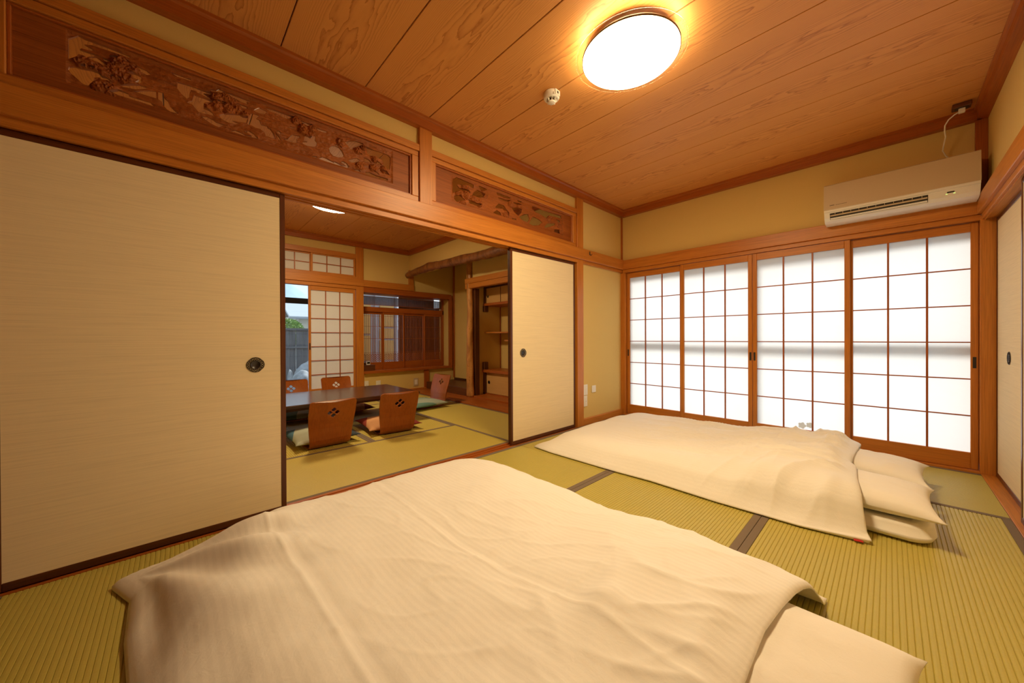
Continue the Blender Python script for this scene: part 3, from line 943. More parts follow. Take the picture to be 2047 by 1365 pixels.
def transom(y0, y1, z0, z1, iy0, iy1, iz0, iz1, holes, fans, cart, label):
    t = empty('carved_transom', (-.04, (y0 + y1) / 2, z0), label, 'carved transom')
    xa, xb = -.066, -.014
    box('frame_rail', xa, xb, y0, y1, iz1, z1, WOOD, t, .003)
    box('frame_rail', xa, xb, y0, y1, z0, iz0, WOOD, t, .003)
    box('frame_stile', xa, xb, y0, iy0, iz0, iz1, WOOD, t, .003)
    box('frame_stile', xa, xb, iy1, y1, iz0, iz1, WOOD, t, .003)
    for a in ((iy0, iy1, iz1 - .010, iz1), (iy0, iy1, iz0, iz0 + .010), (iy0, iy0 + .010, iz0 + .01, iz1 - .01), (iy1 - .010, iy1, iz0 + .01, iz1 - .01)):
        box('frame_bead', -.045, -.026, *a, WOODR, t, .002)
    b = carved_board('carved_board', t, iy0, iy1, iz0, iz1, holes, fans, cart, -.040, .014)
    b['label'] = 'pierced board carved with pines' + (' and cranes' if holes is HOLES1 else '')
    return t
transom(-.486, 1.264, 1.930, 2.297, -.466, 1.214, 1.975, 2.262, HOLES1, FANS1, (-.325, 1.085, 2.022, 2.248),
        'long carved wooden transom pierced with pines and cranes above the closed cream door')
transom(1.370, 3.126, 1.930, 2.297, 1.406, 3.070, 1.975, 2.262, HOLES2, FANS2, (1.56, 2.945, 2.028, 2.240),
        'carved wooden transom pierced with pine boughs between the two upper posts')
# ================================================================ BEDDING
def sstep(a, b, x):
    t = np.clip((x - a) / (b - a), 0, 1)
    return t * t * (3 - 2 * t)

def fbm(X, Y, sx, sy, seed, octv=3):
    out = np.zeros_like(X)
    f = X.ravel(); g = Y.ravel()
    r = np.array([noise.fractal(Vector((a * sx, b * sy, seed)), 1.0, 2.0, octv) for a, b in zip(f, g)])
    return r.reshape(X.shape)

def ridges(X, Y, sx, sy, seed, sharp=2.0):
    """soft crease lines: 1 - |noise|, raised to a power"""
    f = X.ravel(); g = Y.ravel()
    r = np.array([1 - abs(noise.noise(Vector((a * sx, b * sy, seed)))) for a, b in zip(f, g)])
    return (r ** (sharp * 4)).reshape(X.shape)

def blur(A, n):
    for _ in range(n):
        B = np.pad(A, 1, mode='edge')
        A = (B[:-2, 1:-1] + B[2:, 1:-1] + B[1:-1, :-2] + B[1:-1, 2:] + 2 * B[1:-1, 1:-1]) / 6
    return A

def dilate(A, n):
    for _ in range(n):
        B = np.pad(A, 1, mode='edge')
        A = np.max([B[:-2, 1:-1], B[2:, 1:-1], B[1:-1, :-2], B[1:-1, 2:], A], axis=0)
    return A

def comforter(name, near, far, foot, head, support, wrinkle, mat, label, group, thick=.05, nu=190, nv=150, bl=26):
    """near/far: [(x, y)...] hem lines; foot/head: [(y-fraction, x)...]; support(X, Y) -> height of what lies under it"""
    u = np.linspace(0, 1, nu); v = np.linspace(0, 1, nv)
    # denser sampling near the hems
    u = .5 - .5 * np.cos(PI * u) * (.55 + .45 * np.abs(np.cos(PI * u)) ** .5) if False else u
    U, Vv = np.meshgrid(u, v, indexing='ij')
    xf = np.interp(Vv, [p[0] for p in foot], [p[1] for p in foot])
    xh = np.interp(Vv, [p[0] for p in head], [p[1] for p in head])
    X = xf + (xh - xf) * U
    yn = np.interp(X, [p[0] for p in near], [p[1] for p in near])
    yf = np.interp(X, [p[0] for p in far], [p[1] for p in far])
    Y = yn + (yf - yn) * Vv
    S = support(X, Y)
    Sb = blur(dilate(S, 8), bl)
    L, W = float(np.mean(xh - xf)), float(np.mean(yf - yn))
    e = np.minimum(np.minimum(U, 1 - U) * L, np.minimum(Vv, 1 - Vv) * W)
    e2 = np.minimum(U * L, np.minimum(Vv, 1 - Vv) * W)
    Sb = Sb * sstep(0, .10, e2)
    tt = thick * (1 - .65 * sstep(.68, .92, U)) * (1 - np.exp(-e / .055)) + .010 * (1 - np.exp(-e / .006))
    Z = Sb + .006 + tt + wrinkle(X, Y, U, Vv) * sstep(0, .10, e)
    Z = np.maximum(Z, S + .012)
    ZB = np.minimum(Z - .004, Sb + .004)
    ed = (e < 1e-6)
    ZB[ed] = Z[ed] - .006
    k = nu * nv
    cx_, cy_ = float(X.mean()), float(Y.mean())
    top = np.stack([X - cx_, Y - cy_, Z], -1).reshape(-1, 3)
    bot = np.stack([X - cx_, Y - cy_, ZB], -1).reshape(-1, 3)
    Vt = np.concatenate([top, bot])
    uv = np.stack([U * L, Vv * W], -1).reshape(-1, 2)
    uv = np.concatenate([uv, uv])
    idx = np.arange(k).reshape(nu, nv)
    a, b, c, d = idx[:-1, :-1].ravel(), idx[1:, :-1].ravel(), idx[1:, 1:].ravel(), idx[:-1, 1:].ravel()
    F1 = np.stack([a, b, c, d], -1)
    F2 = np.stack([d, c, b, a], -1) + k
    ring = np.concatenate([idx[:, 0], idx[-1, 1:], idx[-2::-1, -1], idx[0, -2:0:-1]])
    r2 = np.roll(ring, -1)
    F3 = np.stack([r2, ring, ring + k, r2 + k], -1)
    Fc = np.concatenate([F1, F2, F3]).tolist()
    o = mesh_obj('comforter', Vt.tolist(), Fc, mat, None, (cx_, cy_, 0), True, uv)
    tag(o, label, 'comforter', group)
    return o, X, Y, Z

def soft_box(X, Y, x0, x1, y0, y1, h, r):
    dx = np.maximum(np.maximum(x0 - X, X - x1), -r) + r
    dy = np.maximum(np.maximum(y0 - Y, Y - y1), -r) + r
    d = np.sqrt(dx * dx + dy * dy)
    return h * np.sqrt(np.clip(1 - (d / r) ** 2, 0, 1))

def cushion_mesh(L, W, T, n=36, k=.07, pq=2.6, sag=.35, wr=.004, seed=1.0, tip=.02):
    """pillow / floor cushion: closed top and bottom, pulled-out corners; rests on z = 0"""
    u = np.linspace(-1, 1, n)
    U, Vv = np.meshgrid(u, u, indexing='ij')
    e = (1 - np.abs(U) ** pq) * (1 - np.abs(Vv) ** pq)
    h = T * np.clip(e, 0, 1) ** .42
    X = L / 2 * U * (1 - k * (1 - Vv ** 2) * U ** 2) + tip * np.sign(U) * (np.abs(U * Vv) ** 8)
    Y = W / 2 * Vv * (1 - k * (1 - U ** 2) * Vv ** 2) + tip * np.sign(Vv) * (np.abs(U * Vv) ** 8)
    Wn = fbm(U, Vv, 2.4, 2.4, seed) * wr + ridges(U * .8 + Vv * .5, Vv - U * .4, 2.2, 1.1, seed + 3, 2) * wr * .8
    zt = sag * T + h * (1 - sag) + Wn * (h > 0) * np.clip(h / T, 0, 1)
    zb = sag * T - h * sag
    zb = np.maximum(zb - .002, 0)
    zt = zt + .0015
    k2 = n * n
    V = np.concatenate([np.stack([X, Y, zt], -1).reshape(-1, 3), np.stack([X, Y, zb], -1).reshape(-1, 3)])
    uv = np.stack([X, Y], -1).reshape(-1, 2)
    uv = np.concatenate([uv, uv])
    idx = np.arange(k2).reshape(n, n)
    a, b, c, d = idx[:-1, :-1].ravel(), idx[1:, :-1].ravel(), idx[1:, 1:].ravel(), idx[:-1, 1:].ravel()
    ring = np.concatenate([idx[:, 0], idx[-1, 1:], idx[-2::-1, -1], idx[0, -2:0:-1]])
    r2 = np.roll(ring, -1)
    Fc = np.concatenate([np.stack([a, b, c, d], -1), np.stack([d, c, b, a], -1) + k2, np.stack([r2, ring, ring + k2, r2 + k2], -1)])
    return V, Fc.tolist(), uv

def pillow(x, y, z, L, W, T, rz, tilt, mat, label, group, seed):
    V, Fc, uv = cushion_mesh(L, W, T, 44, .06, 3.0, .38, .006, seed, .014)
    o = mesh_obj('pillow', V.tolist(), Fc, mat, None, (x, y, z), True, uv)
    o.rotation_euler = (tilt, 0, rz)
    return tag(o, label, 'pillow', group)

def mattress(x0, x1, y0, y1, h, label, group, seed):
    n, m = 90, 60
    u = np.linspace(-1, 1, n); v = np.linspace(-1, 1, m)
    U, Vv = np.meshgrid(np.sign(u) * np.abs(u) ** .6, np.sign(v) * np.abs(v) ** .6, indexing='ij')
    L, W = x1 - x0, y1 - y0
    X, Y = L / 2 * U, W / 2 * Vv
    e = np.minimum((1 - np.abs(U)) * L / 2, (1 - np.abs(Vv)) * W / 2)
    q = np.clip(e / .045, 0, 1)
    zt = h * (.42 + .58 * np.sqrt(1 - (1 - q) ** 2)) + .004 * fbm(X, Y, 5, 5, seed) * q
    zb = h * .42 * (1 - np.sqrt(1 - (1 - q) ** 2))
    # rounded corners
    r = .10
    ax, ay = np.maximum(np.abs(X) - (L / 2 - r), 0), np.maximum(np.abs(Y) - (W / 2 - r), 0)
    dd = np.sqrt(ax ** 2 + ay ** 2)
    s = np.where((ax > 0) & (ay > 0), np.maximum(ax, ay) / np.maximum(dd, 1e-6), 1)
    X = np.sign(X) * (np.abs(X) - ax + ax * s); Y = np.sign(Y) * (np.abs(Y) - ay + ay * s)
    k2 = n * m
    V = np.concatenate([np.stack([X, Y, zt], -1).reshape(-1, 3), np.stack([X, Y, zb], -1).reshape(-1, 3)])
    uv = np.stack([X, Y], -1).reshape(-1, 2); uv = np.concatenate([uv, uv])
    idx = np.arange(k2).reshape(n, m)
    a, b, c, d = idx[:-1, :-1].ravel(), idx[1:, :-1].ravel(), idx[1:, 1:].ravel(), idx[:-1, 1:].ravel()
    ring = np.concatenate([idx[:, 0], idx[-1, 1:], idx[-2::-1, -1], idx[0, -2:0:-1]])
    r2 = np.roll(ring, -1)
    Fc = np.concatenate([np.stack([a, b, c, d], -1), np.stack([d, c, b, a], -1) + k2, np.stack([r2, ring, ring + k2, r2 + k2], -1)])
    o = mesh_obj('futon_mattress', V.tolist(), Fc.tolist(), MATTM, None, ((x0 + x1) / 2, (y0 + y1) / 2, .001), True, uv)
    return tag(o, label, 'mattress', group)

# ---- bed by the paper doors
mattress(.38, 2.445, 2.46, 3.66, .086, 'cream futon mattress showing under two pillows by the paper doors', 'futon mattresses', 2.0)
pillow(2.150, 2.700, .093, .60, .48, .108, .02, .0, PILLOWM, 'cream pillow beside the open tatami strip, near edge of the two-pillow futon', 'pillows', 3.3)
pillow(2.145, 3.240, .093, .60, .48, .108, -.03, .0, PILLOWM, 'cream pillow on the paper-door side of the two-pillow futon', 'pillows', 8.1)
def sup2(X, Y):
    s = soft_box(X, Y, .40, 2.44, 2.47, 3.65, .089, .05)
    s = np.maximum(s, .089 * sstep(2.25, 2.56, Y) * sstep(.12, .50, X) * (1 - sstep(3.58, 3.82, Y)))
    for y, sd in ((2.70, 1), (3.24, 1)):
        p = np.clip(1 - ((X - 2.15) / .315) ** 4, 0, 1) * np.clip(1 - ((Y - y) / .255) ** 4, 0, 1)
        s = np.maximum(s, (.096 + .109 * p ** .42) * (p > .001))
    s = np.maximum(s, np.minimum(s, .089) + .085 * sstep(1.45, 1.95, X) * sstep(.03, .09, s))
    return s
def wr2(X, Y, U, V):
    a = .012 * fbm(X, Y, 2.0, 2.6, 5.0)
    w = Y + .10 * np.sin(2.0 * X + 1.0) + .05 * fbm(X, Y, 1.4, 1.4, 2.2)
    m = sstep(.10, .55, U) * (1 - .6 * sstep(.94, 1.0, U)) * sstep(.10, .30, V)
    b = (.020 * ridges(X + .3 * Y, w, .8, 4.5, 3.0, 1.0) + .027 * ridges(X - .2 * Y, w, 1.1, 9.0, 7.0, 1.3) + .016 * ridges(X, w, 1.6, 16.0, 17.0, 1.2) - .022) * m
    v = X * .55 + Y * .9
    c = .026 * ridges(v, X - Y * .4, 1.6, 6.5, 9.0, 1.2) * sstep(.55, .8, U) * (1 - sstep(.93, 1, U))
    cr = -.010 * np.exp(-((X - 1.86 - .06 * np.sin(6 * Y)) / .05) ** 2) * sstep(.2, .5, V)
    fl = .002 * np.exp(-((X - 1.83) / .006) ** 2)
    return a + b + c + cr + fl
c2, X2, Y2, Z2 = comforter('comforter', [(.1, 2.285), (.36, 2.262), (.93, 2.268), (1.2, 2.285), (1.6, 2.270), (1.98, 2.280), (2.25, 2.325)],
    [(.1, 3.70), (.5, 3.83), (1.4, 3.80), (2.2, 3.76)], [(0, .150), (.05, .19), (.3, .215), (.7, .25), (.95, .30), (1, .30)],
    [(0, 2.235), (.06, 2.205), (.2, 2.175), (.38, 2.160), (.46, 2.135), (.52, 2.135), (.7, 2.150), (.92, 2.150), (1, 2.13)],
    sup2, wr2, SHEET2, 'cream comforter with a red corner tag spread by the paper doors', 'comforters', .058, 300, 230, 140)
def patch(name, parent, x, y, z, dx, dy, rz, mat, label=None):
    me = box_mesh(name, dx, dy, .003, mat, 0)
    o = link(name, me, parent, (x, y, z))
    o.rotation_euler.z = rz
    if label: o['label'] = label
    return o
patch('corner_tag', c2, 2.192, 2.310, .010, .032, .014, .20, REDT, 'small red tag')
mesh_obj('hem_corner', [(0, 0, 0), (.06, -.03, .06), (.055, .045, .075), (.10, .02, .012)], [(0, 1, 2), (0, 3, 1), (1, 3, 2), (0, 2, 3)], SHEET2, c2, (.27, 3.76, .03), True)

# ---- bed in front
mattress(.32, 2.335, .22, 1.41, .086, 'cream futon mattress corner showing under one pillow', 'futon mattresses', 6.0)
pillow(2.030, 1.035, .093, .64, .66, .105, .02, .0, PILLOWM, 'single large cream pillow half under the striped comforter', 'pillows', 5.7)
def sup1(X, Y):
    s = soft_box(X, Y, .28, 2.36, .17, 1.45, .092, .05)
    s = np.maximum(s, .089 * sstep(-.16, .36, Y) * sstep(.12, .46, X) * (1 - sstep(1.38, 1.66, Y)))
    for y in (1.045, .33):
        p = np.clip(1 - ((X - 2.04) / .34) ** 4, 0, 1) * np.clip(1 - ((Y - y) / .36) ** 4, 0, 1)
        s = np.maximum(s, (.096 + .106 * p ** .42) * (p > .001))
    s = np.maximum(s, np.minimum(s, .089) + .085 * sstep(1.35, 1.90, X) * sstep(.03, .09, s))
    return s
def wr1(X, Y, U, V):
    a = .020 * fbm(X, Y, 1.9, 1.9, 11.0, 2) + .007 * fbm(X, Y, 5.0, 5.0, 1.0)
    for y0 in (.295, .795):
        yy = Y - y0 - .012 * np.sin(4 * X + y0 * 9)
        a += .0045 * np.exp(-np.abs(yy) / .007) - .003 * np.exp(-((yy - .03) / .02) ** 2)
    for x0 in (1.27, 1.63):
        xx = X - x0 - .015 * np.sin(5 * Y + x0)
        a += .0045 * np.exp(-np.abs(xx) / .009) * (.4 + .6 * (Y > .3))
    # folds fanning from the foot corner
    a += .004 * ridges(X * .8 + Y, Y - X * .5, 3.0, 6.0, 21.0, 2.4) * sstep(.15, .4, V)
    r = np.hypot(X - .30, Y + .12)
    an = np.arctan2(Y + .12, X - .30)
    a += .022 * np.sin(an * 13 + 1.2 + 2.0 * np.sin(3 * r)) * np.exp(-((r - .42) / .26) ** 2) * (1 - sstep(.25, .5, Y))
    # small pinch near the pillow
    a += .020 * np.exp(-((X - 1.74) ** 2 + (Y - .86) ** 2) / .0022) + .008 * ridges(X, Y, 4.0, 2.2, 3.0, 1.6) * np.exp(-((X - 1.72) / .20) ** 2)
    a += .010 * ridges(X + Y * .7, Y - X * .6, 2.4, 5.0, 6.0, 1.5) * sstep(1.5, 1.9, X) * (1 - sstep(2.02, 2.10, X))
    return a
c1, X1, Y1, Z1 = comforter('comforter', [(0, -.20), (.25, -.185), (.4, -.13), (.65, -.125), (.9, -.10), (2.2, -.10)],
    [(.1, 1.56), (.4, 1.66), (.7, 1.635), (1.3, 1.67), (1.7, 1.66), (2.0, 1.70), (2.2, 1.72)],
    [(0, .235), (.04, .205), (.1, .20), (.4, .14), (.75, .16), (.95, .24), (1, .30)],
    [(0, 2.06), (.3, 2.07), (.5, 2.075), (.66, 2.072), (.8, 2.098), (.86, 2.115), (.94, 2.13), (1, 2.135)],
    sup1, wr1, SHEET, 'striped cream comforter on the futon with a single pillow', 'comforters', .062, 260, 230, 200)
# ================================================================ CEILING FIXTURES
def ceiling_lamp(x, y, label, em):
    l = empty('ceiling_lamp', (x, y, ZC), label, 'ceiling lamp', 'round ceiling lamps')
    lathe_obj('base', [(.0, 0), (.17, 0), (.18, -.02), (.238, -.048), (.238, -.0575), (.0, -.0575)], WHITEP, l, (x, y, ZC), 48)
    pr = [(.0, -.100), (.06, -.0995), (.12, -.097), (.18, -.092), (.22, -.086), (.240, -.081), (.247, -.074), (.247, -.062), (.240, -.058)]
    lathe_obj('diffuser', pr, em, l, (x, y, ZC), 64)
    lathe_obj('trim_ring', [(.2475, -.072), (.252, -.073), (.252, -.064), (.2475, -.064), (.2475, -.072)], BRONZE, l, (x, y, ZC), 64)
    lathe_obj('acrylic_ring', [(.2525, -.070), (.285, -.068), (.288, -.065), (.285, -.062), (.2525, -.064), (.2525, -.070)], ACRYL, l, (x, y, ZC), 64)
    return l
ceiling_lamp(1.332, 1.785, 'round flush ceiling lamp glowing above the futons', LAMPM)
ceiling_lamp(-2.01, 1.30, 'round flush ceiling lamp glowing in the far room', LAMPF)

sd = empty('smoke_detector', (.79, 1.777, ZC), 'small white smoke detector on the board ceiling', 'smoke detector')
lathe_obj('body', [(0, 0), (.050, 0), (.052, -.006), (.051, -.030), (.046, -.038), (.033, -.041), (.031, -.038), (0, -.038)], WHITEP, sd, (.79, 1.777, ZC), 32)
lathe_obj('sensor_cap', [(0, -.062), (.020, -.062), (.026, -.058), (.026, -.055), (0, -.055)], WHITEP, sd, (.79, 1.777, ZC), 24)
for k in range(8):
    a = 2 * PI * k / 8
    c = link('rib', box_mesh('rib', .003, .012, .020, WHITEP, 0), sd, (.79 + .027 * math.cos(a), 1.777 + .027 * math.sin(a), ZC - .047))
    c.rotation_euler.z = a + PI / 2
lathe_obj('sensor_core', [(0, -.037), (.019, -.037), (.019, -.056), (0, -.056)], BRONZE, sd, (.79, 1.777, ZC), 20)
box('window', .838, .8425, 1.770, 1.784, ZC - .024, ZC - .010, DARKP, sd, 0)
box('pull_tab', .835, .845, 1.735, 1.741, ZC - .046, ZC - .030, WHITEP, sd, .001)
box('wall_block', .822, .842, 1.753, 1.801, ZC - .034, ZC, WHITEP, sd, .002)

# ================================================================ AIR CONDITIONER
ac = empty('air_conditioner', (2.315, 4.05, 1.895), 'beige-fronted wall air conditioner above the paper doors', 'air conditioner')
ax0, ax1 = 1.925, 2.707
body = [(YB + .026, 2.195), (3.895, 2.195), (3.880, 2.185), (3.866, 1.995), (3.870, 1.965), (3.884, 1.930), (3.905, 1.908), (3.945, 1.897), (YB + .026, 1.895)]
extrude_profile('body', body, 'x', ax0, ax1, WHITEP, ac)
fp = [(3.884, 2.198), (3.876, 2.192), (3.861, 2.000), (3.861, 1.992), (3.868, 1.992), (3.884, 2.190)]
o = extrude_profile('front_panel', fp, 'x', ax0 - .002, ax1 + .002, BEIGEP, ac)
o['label'] = 'beige front panel'
extrude_profile('panel_lip', [(3.862, 1.992), (3.858, 1.988), (3.860, 1.974), (3.868, 1.972), (3.872, 1.990)], 'x', ax0, ax1, WHITEP, ac)
def slab(name, x0, x1, y0, z0, y1, z1, off, th, mat, parent):
    """thin strip lying on the sloping lower face between (y0,z0) and (y1,z1)"""
    d = Vector((0, y1 - y0, z1 - z0)).normalized()
    nrm = Vector((0, d.z, -d.y))
    if nrm.y > 0: nrm = -nrm
    V = []
    for x in (x0, x1):
        for (y, z) in ((y0, z0), (y1, z1)):
            for q in (off, off + th):
                V.append(Vector((x, y, z)) + nrm * q)
    c = sum(V, Vector()) / 8
    Fc = [(0, 1, 3, 2), (4, 6, 7, 5), (0, 4, 5, 1), (2, 3, 7, 6), (0, 2, 6, 4), (1, 5, 7, 3)]
    return mesh_obj(name, [v - c for v in V], Fc, mat, parent, c)
lx0, lx1 = ax0 + .035, ax0 + .555
slab('outlet_slot', lx0, lx1, 3.8705, 1.963, 3.8850, 1.928, .0004, .0012, DARKP, ac)
slab('louver', lx0 + .003, lx1 - .003, 3.874, 1.950, 3.879, 1.941, .0015, .005, BEIGEP, ac)
slab('outlet_slot', lx0, lx1, 3.8850, 1.929, 3.8960, 1.9175, .0004, .0012, DARKP, ac)
slab('louver', lx0 + .003, lx1 - .003, 3.8850, 1.930, 3.8925, 1.921, .0015, .006, WHITEP, ac)
for k in range(11):
    x = lx0 + .03 + k * .046
    slab('vane', x, x + .003, 3.8712, 1.962, 3.8745, 1.952, .001, .003, BEIGEP, ac)
slab('display', ax0 + .640, ax0 + .672, 3.8722, 1.957, 3.8758, 1.949, .0006, .001, DARKP, ac)
LEDM = emit('indicator_green', (.75, 1.0, .25), 1.2)
for x in (ax0 + .634, ax0 + .668):
    slab('indicator_light', x, x + .009, 3.8775, 1.9455, 3.8790, 1.942, .0006, .001, LEDM, ac)
slab('control_cover', ax0 + .59, ax0 + .70, 3.8700, 1.964, 3.8850, 1.928, .0001, .0004, WHITEP, ac)
rr = random.Random(3)
x = ax0 + .035
for i in range(17):                                   # the faint printed line on the front panel
    wd = .0035 if i < 6 else .0048
    if i == 6: x += .007
    hgt = .0055 if i < 6 else .0025
    box('print_mark', x, x + wd, 3.8635, 3.8645, 2.022, 2.022 + hgt, DARKP, ac, 0).location.y -= .002
    x += wd + .0013
# cord and socket
t = tube('power_cord', [(2.610, 4.060, 2.195), (2.600, 4.055, 2.225), (2.572, 4.045, 2.262), (2.556, 4.030, 2.300), (2.560, 4.005, 2.335), (2.566, 3.975, 2.375), (2.560, 3.950, 2.410), (2.560, 3.930, 2.440), (2.575, 3.915, 2.468), (2.600, 3.905, 2.487), (2.622, 3.900, 2.496)], .004, WHITEP, None, 8)
tag(t, 'thin white power cord rising from the air conditioner', 'cord')
pl = box('plug', 2.616, 2.646, 3.886, 3.914, 2.484, 2.514, WHITEP, t, .003)
so_ = empty('ceiling_socket', (2.63, 3.90, ZC), 'dark surface socket box in the ceiling corner', 'socket')
box('body', 2.588, 2.672, 3.868, 3.932, 2.514, ZC, WOODD, so_, .004)
box('face', 2.600, 2.660, 3.878, 3.922, 2.511, 2.514, DARKP, so_, 0)

# ================================================================ WALL FITTINGS
def plate_x(name, y0, y1, z0, z1, x, label, cat, keys, group, sgn=1, mat=None):
    p = empty(name, (x, (y0 + y1) / 2, z0), label, cat, group)
    mat = mat or WHITEP
    xa, xb = (x, x + .008) if sgn > 0 else (x - .008, x)
    box('plate', xa, xb, y0, y1, z0, z1, mat, p, .003)
    for (a, b, c, d, m) in keys:
        q = (x + .0075, x + .0105)
        box('key' if m is mat else 'slot', q[0], q[1], y0 + a, y0 + b, z0 + c, z0 + d, m, p, .0008)
    return p
plate_x('switch_plate', 3.270, 3.344, .325, .442, -P_, 'tall white switch plate above the outlet beside the post', 'switch',
        [(.025, .050, .012, .040, WHITEP), (.025, .050, .045, .073, WHITEP), (.025, .050, .078, .106, WHITEP)], 'white wall plates', 1, WHITEP)
plate_x('wall_outlet', 3.270, 3.338, .200, .318, -P_, 'white outlet plate under the tall switch plate', 'outlet',
        [(.020, .050, .02, .098, WHITEP), (.030, .040, .055, .064, DARKP)], 'white wall plates')
plate_x('switch_plate', 3.428, 3.506, .340, .418, -P_, 'small square white switch plate apart on the plaster', 'switch',
        [(.022, .038, .016, .062, WHITEP), (.041, .057, .016, .062, WHITEP)], 'white wall plates')
plate_x('wall_outlet', 2.275, 2.345, .130, .255, XF - P_, 'yellowed outlet plate nearest the garden door post', 'outlet',
        [(.022, .048, .02, .10, WHITEP), (.030, .040, .05, .06, DARKP)], 'plates under the bay window', 1, WHITEP)
plate_x('wall_outlet', 2.47, 2.55, .150, .245, XF - P_, 'low white outlet plate under the lit lattice screens', 'outlet',
        [(.02, .06, .03, .065, WHITEP)], 'plates under the bay window', 1, WHITEP)
plate_x('control_box', 3.165, 3.262, .085, .235, XF - P_, 'square beige control box under the bay window sill', 'control box',
        [(.02, .077, .03, .12, WHITEP)], 'plates under the bay window', 1, BEIGEP)
hk = empty('picture_hook', (.02, 3.33, 1.90), 'small black hook on the rail above the socket wall', 'hook')
box('back_plate', .02, .023, 3.322, 3.338, 1.875, 1.915, BLACKM, hk, .001)
tube('hook_arm', [(.022, 3.33, 1.885), (.034, 3.33, 1.872), (.044, 3.33, 1.872), (.050, 3.33, 1.884)], .0035, BLACKM, hk, 8)

# ================================================================ FAR ROOM: LOW TABLE, CHAIRS, CUSHIONS
def live_edge_table(x0, x1, y0, y1, z, th):
    t = empty('low_table', ((x0 + x1) / 2, (y0 + y1) / 2, 0), 'low dark wooden table with a live-edge top', 'table')
    n = 40
    pts = []
    for i in range(n + 1):
        y = y0 + (y1 - y0) * i / n
        pts.append((x1 - .02 * (1 + noise.noise(Vector((y * 2.2, 0, 3)))), y))
    for i in range(n, -1, -1):
        y = y0 + (y1 - y0) * i / n
        pts.append((x0 + .02 * (1 + noise.noise(Vector((y * 2.2, 5, 3)))), y))
    cx_, cy_ = (x0 + x1) / 2, (y0 + y1) / 2
    V, m = [], len(pts)
    def inset(p, d): return (p[0] - math.copysign(d, p[0] - cx_) if abs(p[0] - cx_) > .2 else p[0], p[1] - (math.copysign(d, p[1] - cy_) if abs(abs(p[1] - cy_) - (y1 - y0) / 2) < .001 else 0))
    for d, zz in ((.008, z), (.0, z - .008), (.012, z - th * .55), (.035, z - th)):
        V += [(*(Vector(inset(p, d)) - Vector((cx_, cy_))), zz - z) for p in pts]
    Fc = [tuple(range(m))]
    for k in range(3):
        Fc += [(k * m + i, (k + 1) * m + i, (k + 1) * m + (i + 1) % m, k * m + (i + 1) % m) for i in range(m)]
    Fc.append(tuple(range(4 * m - 1, 3 * m - 1, -1)))
    o = mesh_obj('table_top', V, Fc, TABLE('y'), t, (cx_, cy_, z))
    bm = bmesh.new(); bm.from_mesh(o.data); bmesh.ops.recalc_face_normals(bm, faces=bm.faces); bm.to_mesh(o.data); bm.free()
    for y in (y0 + .10, y1 - .10):
        box('leg_panel', x0 + .14, x1 - .14, y - .035, y + .035, 0, z - th + .004, TABLE, t, .006)
    return t
live_edge_table(-2.52, -1.545, .28, 2.118, .333, .062)

